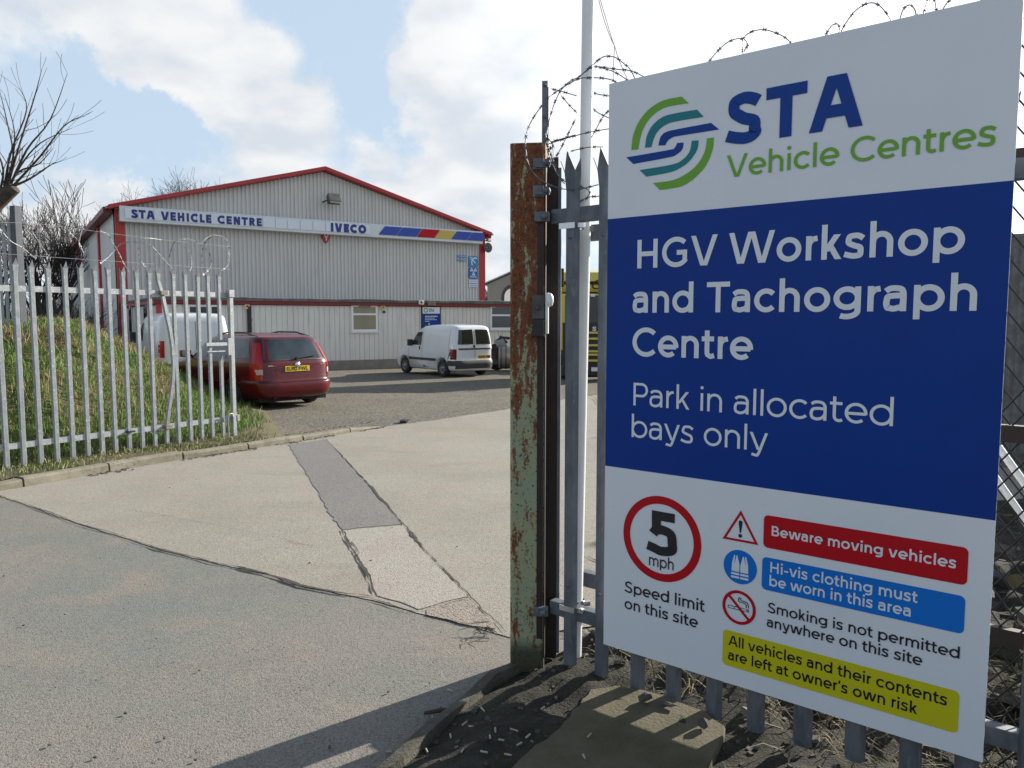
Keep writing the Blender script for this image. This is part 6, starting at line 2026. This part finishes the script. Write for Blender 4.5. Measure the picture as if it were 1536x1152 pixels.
# ---- larger white panel van behind the gate
def panel_van():
    zs = [.25, .3, .4, .55, .65, .8, .95, 1.05, 1.15, 1.3, 1.5, 1.7, 1.85, 1.92, 1.96, 1.985]
    F = [(.25, .15), (.4, .0), (.7, .03), (.9, .16), (1.0, .42), (1.08, .80), (1.15, 1.0), (1.5, 1.32), (1.85, 1.72), (1.96, 2.1), (1.985, 2.3)]
    Rr = [(.25, 4.75), (.34, 4.86), (.6, 4.87), (.64, 4.81), (1.3, 4.80), (1.85, 4.74), (1.92, 4.70), (1.96, 4.62), (1.985, 4.45)]
    Ww = [(.25, 1.7), (.4, 1.82), (.7, 1.88), (1.1, 1.90), (1.5, 1.83), (1.85, 1.70), (1.92, 1.62), (1.96, 1.5), (1.985, 1.3)]
    v = Car(F, Rr, Ww, zs, 10, .03)
    e = place('panel_van', 'larger white panel van with windowless rear doors behind the gate pales', 'van', GYd(344, 21.3), radians(-34), (4.8, .85))
    b = v.body().build('body', M_VANW, e, world=False)
    cut_arches(b, [(.9, .84), (.9, -.84), (3.9, .84), (3.9, -.84)], .38, .9)
    for x in (.9, 3.9):
        for y in (.84, -.84): wheel(e, x, y, .33, .2, M_GALV)
    mb = MB(); mb.box((2.4, 0, .3), (4.2, 1.5, .16)); mb.build('underbody', M_CHASSIS, e, world=False)
    for s in (1, -1):
        f_ = 'L' if s > 0 else 'R'
        v.patch('B', [(s * .80, .80), (s * .92, .80), (s * .92, 1.25), (s * .80, 1.25)], .012, 4, 4).build('tail_lamp', M_TAIL, e, world=False)
        v.patch(f_, [(1.35, 1.2), (2.2, 1.2), (2.2, 1.72), (1.7, 1.72)], .006).build('side_window', M_GLASS, e, world=False)
        mb = MB(); mb.box((1.45, s * 1.05, 1.28), (.12, .26, .34)); mb.build('wing_mirror', M_BUMP, e, world=False, bevel=.03)
        mb = MB()
        for p in ([(s * .06, 1.2), (s * .76, 1.2), (s * .76, 1.215), (s * .06, 1.215)], [(s * .06, 1.74), (s * .70, 1.74), (s * .70, 1.755), (s * .06, 1.755)], [(s * .06, 1.2), (s * .075, 1.2), (s * .075, 1.75), (s * .06, 1.75)], [(s * .745, 1.2), (s * .76, 1.2), (s * .70, 1.75), (s * .685, 1.75)]): v.patch('B', p, .004, 4, 4, mb)
        mb.build('door_swage', M_CLADS, e, world=False)
        v.patch(f_, [(1.4, .62), (3.4, .62), (3.4, .74), (1.4, .74)], .014, 2, 16).build('rubbing_strip', M_BUMP, e, world=False)
    v.patch('B', [(-.008, .65), (.008, .65), (.008, 1.9), (-.008, 1.9)], .004, 8, 1).build('door_gap', M_BUMP, e, world=False)
    v.patch('B', [(-.9, .40), (.9, .40), (.9, .63), (-.9, .63)], .012, 3, 16).build('rear_bumper', M_CLADS, e, world=False)
    v.patch('F', [(-.7, 1.2), (.7, 1.2), (.62, 1.82), (-.62, 1.82)], .006).build('windscreen', M_GLASS, e, world=False)
    plate(e, v, .22, .86, .52, 'KL02 XPK', M_PLATEO)
    return e
def GYd(px, yd):
    r_ = ray(px, 540); k = yd / r_.y
    return V((r_.x * k, yd, gz(r_.x * k, yd)))
panel_van()

# ---- yellow lorry seen between the pales
M_YEL = mat('lorry yellow', (.62, .50, .05), (.58, .47, .05), 1, .3, coat=.6)
D_ = 23.2
lx = lambda px: (px - 768) / FPX * D_ * 1.0
x0 = PL(842, 480, V((0, D_, 0)), V((0, 1, 0))).x
zat = lambda py: PL(888, py, V((0, D_, 0)), V((0, 1, 0))).z
gl = gz(0, D_)
lor = empty('lorry', (x0 + 1.25, D_, gl), 'yellow high-cab lorry facing the gate, glimpsed between the grey pales', 'lorry')
zt_ = zat(401)
mb = MB(); W_ = 2.5
mb.slab([V((x0, D_ + .12, gl + .9)), V((x0 + W_, D_ + .12, gl + .9)), V((x0 + W_, D_ + .12, zat(440))), V((x0, D_ + .12, zat(440)))], V((0, 2.1, 0)), 0)
cabt = [(D_ + .10, zat(438)), (D_ + .02, zat(431)), (D_ + .14, zat(420)), (D_ + .5, zat(407)), (D_ + .95, zt_ - .02), (D_ + 2.2, zt_ + .03), (D_ + 2.2, zat(440))]
n = len(cabt)
vs = [(x, y, z) for x in (x0 + .01, x0 + W_ - .01) for y, z in cabt]
mb.add(vs, [tuple(range(n))[::-1], tuple(range(n, 2 * n))] + [(i, (i + 1) % n, n + (i + 1) % n, n + i) for i in range(n)])
mb.build('cab', M_YEL, lor, bevel=.05)
mb = MB(); mb.slab([V((x0 + .12, D_ + .08, zat(500))), V((x0 + W_ - .12, D_ + .08, zat(500))), V((x0 + W_ - .12, D_ + .10, zat(443))), V((x0 + .12, D_ + .10, zat(443)))], V((0, .05, 0))); mb.build('windscreen', M_GLASS, lor)
mb = MB(); mb.slab([V((x0 + .06, D_ + .02, zat(426))), V((x0 + W_ - .06, D_ + .02, zat(426))), V((x0 + W_ - .06, D_ - .02, zat(422))), V((x0 + .06, D_ - .02, zat(422)))], V((0, .4, 0))); mb.build('visor', M_BLACK, lor)
mb = MB(); mb.slab([V((x0 + .05, D_ + .04, zat(566))), V((x0 + W_ - .05, D_ + .04, zat(566))), V((x0 + W_ - .05, D_ + .04, zat(484))), V((x0 + .05, D_ + .04, zat(484)))], V((0, .06, 0))); mb.build('grille', M_BLACK, lor)
for y in (499, 508, 518, 527, 532, 541):
    mb = MB(); mb.box((x0 + W_ / 2, D_ + .03, zat(y)), (W_ - .34, .05, .065)); mb.build('grille_bar', M_YEL, lor, bevel=.01)
mb = MB(); mb.box((x0 + W_ / 2, D_ - .02, zat(566) + .20), (W_, .24, .34)); mb.build('bumper', M_BLACK, lor, bevel=.04)
mb = MB(); c_ = PL(897, 554, V((0, D_ - .16, 0)), V((0, 1, 0))); mb.box(c_, (.40, .01, .12)); mb.build('number_plate', M_CLADS, lor)
for px in (889, 970):
    mb = MB(); c_ = PL(px, 443, V((0, D_ - .02, 0)), V((0, 1, 0))); mb.box(c_, (.14, .10, .09)); mb.build('marker_lamp', M_SBOX, lor, bevel=.01)
mb = MB(); c_ = PL(843, 414, V((0, D_ - .1, 0)), V((0, 1, 0))); mb.box(c_ + V((-.02, 0, -.05)), (.16, .12, .55)); mb.build('mirror', M_BLACK, lor, bevel=.03)
font_text('Gu', PL(887.5, 434, V((0, D_ + .0, 0)), V((0, 1, 0))) , V((1, 0, 0)), V((0, 0, 1)), V((0, -1, 0)), .55, .30, M_BLACK, 'lettering', lor, 0, .02, .35)
font_text('S', PL(888.5, 496, V((0, D_ + .03, 0)), V((0, 1, 0))), V((1, 0, 0)), V((0, 0, 1)), V((0, -1, 0)), .12, .12, M_CHROME, 'lettering', lor, .03, .01)
for y_ in (D_ + .9, D_ + 4.3):
    for s in (0, 1):
        e = bpy.data.objects.new('wheel', None); COL.objects.link(e); e.parent = lor; e.location = (-1.25 + .2 + s * (W_ - .4), y_ - D_, .5)
        mb = MB(); mb.lathe([(.28, .14), (.48, .15), (.5, .1), (.5, -.1), (.48, -.15), (.28, -.14)], (0, 0, 0), (1, 0, 0), 28); mb.build('tyre', M_TYRE, e, world=False)
        mb = MB(); mb.lathe([(.29, .10), (.10, .05), (0, .06)], (0, 0, 0), (1, 0, 0), 20); mb.build('rim', M_GALV, e, world=False)
mb = MB(); mb.box((x0 + W_ / 2, D_ + 3.6, gl + .85), (1.0, 4.0, .3)); mb.build('chassis', M_BLACK, lor)

# ---- tractor unit chassis with a tank, mostly behind the post
TD = 28.5
tx = lambda px, py: PL(px, py, V((0, TD, 0)), V((0, 1, 0)))
tg = gz(0, TD)
tru = empty('lorry', (tx(760, 560).x, TD, tg), 'lorry chassis with strapped beige fuel tank standing just right of the small white van', 'lorry')
mb = MB(); c0_, c1_ = tx(748, 538), tx(800, 538)
rT = (tx(755, 520).z - tx(755, 553).z) / 2
zc_ = (tx(755, 520).z + tx(755, 553).z) / 2
mb.lathe([(0, 0), (rT * .9, 0), (rT, .05), (rT, c1_.x - c0_.x - .05), (rT * .9, c1_.x - c0_.x), (0, c1_.x - c0_.x)], (c0_.x, TD, zc_), (1, 0, 0), 28); mb.build('tank', mat('tank beige', (.36, .32, .26), (.31, .27, .22), 3, .4, .3), tru)
for px in (750.5, 757.5, 775):
    mb = MB(); mb.lathe([(rT + .004, 0), (rT + .012, .005), (rT + .012, .065), (rT + .004, .07)], (tx(px, 538).x, TD, zc_), (1, 0, 0), 28); mb.build('tank_strap', M_DKGALV, tru)
mb = MB(); mb.box((tx(744, 530).x + .2, TD + .5, tx(744, 530).z), (.5, .9, .42)); mb.build('frame_end', mat('oxide red', (.05, .018, .015), rough=.7), tru, bevel=.03)
mb = MB(); mb.box((c1_.x, TD + .9, zc_ + .25), (4.5, .25, .25)); mb.box((c1_.x + 1.5, TD + 1.3, zc_ + 1.6), (1.6, 1.8, 2.2)); mb.build('chassis', M_BLACK, tru, bevel=.04)
mb = MB(); rr = random.Random(9)
for k in range(9):
    a = tx(742 + rr.uniform(0, 16), 512 + rr.uniform(-2, 8)) + V((0, .5, 0)); b = tx(748 + rr.uniform(0, 18), 507 + rr.uniform(0, 10)) + V((0, .6, 0))
    mb.tube([a, (a + b) / 2 + V((0, -.1, .12)), b], .05, 6)
mb.build('hose', M_BLACK, tru)
mb = MB(); mb.lathe([(.24, -.05), (.27, 0), (.27, .25), (.24, .30)], (tx(743, 514).x + .1, TD + .6, tx(743, 520).z), (1, 0, .5), 20); mb.build('mudguard', M_ROOF, tru)
e = bpy.data.objects.new('wheel', None); COL.objects.link(e); e.parent = tru; e.location = (tx(743, 545).x - tru.location.x + .05, .6, .5)
mb = MB(); mb.lathe([(.28, .14), (.48, .15), (.5, .1), (.5, -.1), (.48, -.15), (.28, -.14)], (0, 0, 0), (0, 1, 0), 28); mb.build('tyre', M_TYRE, e, world=False)
mb = MB(); mb.lathe([(.29, -.10), (.1, -.05), (0, -.06)], (0, 0, 0), (0, 1, 0), 20); mb.build('rim', M_DKGALV, e, world=False)
# ------------------------------------------------------------------ bare trees
def grow(mb_t, mb_b, p, d, ln, r, lvl, rnd, maxl, spread=.55, up=.18, twig=.004, nseg=4, more=0):
    pts, rs = [p], [r]
    q, dd = V(p), V(d).normalized()
    for i in range(nseg):
        dd = (dd + V((rnd.gauss(0, .10), rnd.gauss(0, .10), rnd.gauss(0, .08) + up * .25))).normalized()
        q = q + dd * (ln / nseg)
        pts.append(V(q)); rs.append(max(twig, r * (1 - .42 * (i + 1) / nseg)))
    (mb_t if lvl == 0 else mb_b).tube(pts, rs, 7 if lvl < 2 else (4 if lvl < 3 else 3), caps=False)
    if lvl >= maxl: return
    n = (rnd.randint(3, 5) if lvl < maxl - 1 else rnd.randint(3, 6)) + more
    for k in range(n):
        i = rnd.randint(1 if lvl else 2, nseg) if k else nseg
        b = pts[i]
        ax = dd.orthogonal().normalized(); ax = Matrix.Rotation(rnd.uniform(0, 2 * pi), 3, dd) @ ax
        ang = rnd.uniform(.25, spread + .25) if k else rnd.uniform(.05, .3)
        nd = Matrix.Rotation(ang, 3, ax) @ dd
        grow(mb_t, mb_b, b, nd, ln * rnd.uniform(.55, .82), rs[i] * rnd.uniform(.55, .75), lvl + 1, rnd, maxl, spread, up, twig, nseg, more)


def tree(name, loc, h, seed, label, group=None, maxl=4, r=None, lean=(0, 0), m=None, spread=.55, twig=.005, up=.18, more=0, fit=False, wide=1.0):
    e = empty(name, loc, label, 'tree', 0, group)
    rnd = random.Random(seed)
    t, b = MB(), MB()
    grow(t, b, V((0, 0, -.1)), V((lean[0], lean[1], 1)), h * .36, r or h * .022, 0, rnd, maxl, spread, up, twig, 4, more)
    if fit:
        top = max(p[2] for p in b.v); cx_ = sum(p[0] for p in b.v) / len(b.v); cy_ = sum(p[1] for p in b.v) / len(b.v); k = h / top
        for q in (t, b): q.v = [((p[0] - cx_ * p[2] / top) * k * wide, (p[1] - cy_ * p[2] / top) * k * wide, p[2] * k) for p in q.v]
    t.build('trunk', m or M_BARK2, e, world=False)
    b.build('branches', m or M_BARK2, e, world=False)
    return e


def at(px, y, z=None):
    r_ = ray(px, 479); k = y / r_.y
    return V((r_.x * k, y, gz(0, y) if z is None else z))


# near tree at the left edge: lopped limb with a burst of young shoots
nt = empty('bare_tree', at(-60, 12.6, 1.4), 'bare tree at the left edge with a lopped stub and upright young shoots', 'tree')
P12 = lambda px, py, y=12.6: PL(px, py, V((0, y, 0)), V((0, 1, 0)))
mb = MB()
mb.tube([P12(-75, 620), P12(-70, 480), P12(-55, 370), P12(-30, 325), P12(0, 299), P12(22, 281)], [.20, .19, .165, .15, .125, .10], 12)
mb.lathe([(0, .02), (.06, .015), (.098, 0)], P12(22, 281), (P12(22, 281) - P12(0, 299)), 12)
mb.build('trunk', M_BARK, nt)
mb = MB(); rnd = random.Random(5); dummy = MB()
shoots = [((8, 290), (30, 215), (52, 145), (63, 103)), ((12, 286), (40, 225), (75, 180), (101, 110)), ((15, 284), (60, 235), (95, 190), (125, 173)), ((2, 297), (20, 240), (10, 180), (-2, 130)), ((18, 280), (45, 268), (72, 250), (84, 243)), ((-8, 305), (-20, 240), (-30, 170), (-24, 110)), ((5, 294), (16, 230), (40, 165), (28, 130)), ((10, 288), (30, 250), (60, 215), (108, 192)), ((-4, 300), (5, 255), (-12, 215), (-30, 190)), ((4, 292), (28, 258), (58, 246), (80, 222)), ((-2, 298), (14, 262), (22, 200), (6, 140))]
for sh in shoots:
    dy = rnd.uniform(-.5, .5)
    pts = [P12(x, y, 12.6 + dy * i / 3) for i, (x, y) in enumerate(sh)]
    Q = []
    for i in range(3):
        a, b, c, d = pts[max(i - 1, 0)], pts[i], pts[i + 1], pts[min(i + 2, 3)]
        for j in range(4):
            t = j / 4; Q.append(.5 * (2 * b + (c - a) * t + (2 * a - 5 * b + 4 * c - d) * t * t + (3 * b - a - 3 * c + d) * t ** 3))
    Q.append(pts[-1])
    rs = [.022 * (1 - .86 * i / (len(Q) - 1)) for i in range(len(Q))]
    mb.tube(Q, rs, 6, caps=False)
    for i in range(2, len(Q)):
        for s in range(1):
            if rnd.random() < .75:
                d = (Q[min(i + 1, len(Q) - 1)] - Q[i - 1]).normalized()
                ax = Matrix.Rotation(rnd.uniform(0, 6.3), 3, d) @ d.orthogonal().normalized()
                nd = Matrix.Rotation(rnd.uniform(.35, .8), 3, ax) @ d
                grow(dummy, mb, Q[i], nd, rnd.uniform(.18, .62), rs[i] * .5, 3, rnd, 3, .5, .35, .0032, 3)
mb.build('branches', M_BARK, nt)

# thicket behind the workshop's left side
spec = [(20, 46, 10.0, 1), (48, 52, 11.5, 2), (72, 44, 9.2, 3), (92, 50, 10.5, 4), (112, 56, 10.2, 5), (132, 62, 11.8, 6), (150, 72, 12.0, 7), (58, 64, 13.5, 8), (5, 60, 12.5, 9), (-15, 50, 10.5, 10), (100, 70, 12.5, 11)]
wh = ['leaning left of the flue', 'in the middle of the thicket', 'tallest of its clump']
lab = ['bare tree behind the end post of the side fence', 'bare forked tree left of the thicket middle', 'short bare tree low in the thicket by the bank', 'bare twiggy tree in the middle of the thicket', 'bare slim tree near the workshop side wall', 'bare tree against the workshop eaves by the flue', 'bare tree rising just behind the flue', 'tall pale bare tree at the back of the thicket', 'bare tree behind the shoots of the near tree', 'bare tree at the far left of the thicket behind the side fence', 'thin bare tree far back beside the workshop side']
for k, (px, y, h, sd) in enumerate(spec):
    tree('bare_tree', at(px, y), h, 100 + sd, lab[k], 'bare trees of the thicket', 4, twig=.015, spread=.5, up=.3)
# scrub at their feet
sm_ = MB(); rnd = random.Random(17)
for k in range(70):
    px, y = rnd.uniform(10, 150), rnd.uniform(30, 44)
    p = at(px, y); p.z = .4
    for j in range(7):
        d = V((rnd.gauss(0, .5), rnd.gauss(0, .5), 1)); grow(sm_, sm_, p, d, rnd.uniform(.8, 1.7), .018, 3, rnd, 4, .6, .1, .007, 3)
tag(sm_.build('undergrowth', M_BARK), kind='stuff')
# trees far beyond the roof
for k, (px, y, py, lb) in enumerate(((192, 100, 290, 'small bare crown lowest over the left roof edge'), (214, 104, 276, 'bare crown second from the left above the roof edge'), (240, 108, 262, 'spreading bare crown in the middle of the row beyond the roof'), (268, 112, 258, 'tall bare crown just left of the highest one beyond the roof'), (298, 114, 251, 'highest bare crown beyond the left half of the roof'), (326, 116, 258, 'bare crown nearest the roof peak'))):
    tree('bare_tree', at(px, y), PL(px, py, V((0, y, 0)), V((0, 1, 0))).z + 1, 300 + k, lb, 'bare trees beyond the workshop roof', 5, twig=.020, spread=.70, up=.14, fit=True, wide=1.0)
for k, (px, y, h, lb) in enumerate(((739, 95, 7.2, 'faint bare tree between the workshop corner and the shed'), (757, 98, 8.0, 'faint bare tree above the shed roof'), (886, 100, 8.6, 'bare tree showing above the yellow cab'), (850, 104, 8.8, 'bare tree behind the first grey pale'))):
    tree('bare_tree', at(px, y), h, 400 + k, lb, 'faint trees beyond the shed', 4, twig=.02, spread=.6, m=M_BARK2)
# far line of bare scrub closing the view beyond the yard
tl = MB(); rnd = random.Random(23)
for k in range(90):
    p = V((14 + 1.35 * k + rnd.uniform(-1, 1), 112 - .35 * k + rnd.uniform(-5, 5), -.6))
    for j in range(4):
        d = V((rnd.gauss(0, .35), rnd.gauss(0, .35), 1)); grow(tl, tl, p, d, rnd.uniform(2.2, 3.6), .10, 2, rnd, 4, .6, .12, .035, 3)
tag(tl.build('treeline', M_BARK2), kind='stuff')
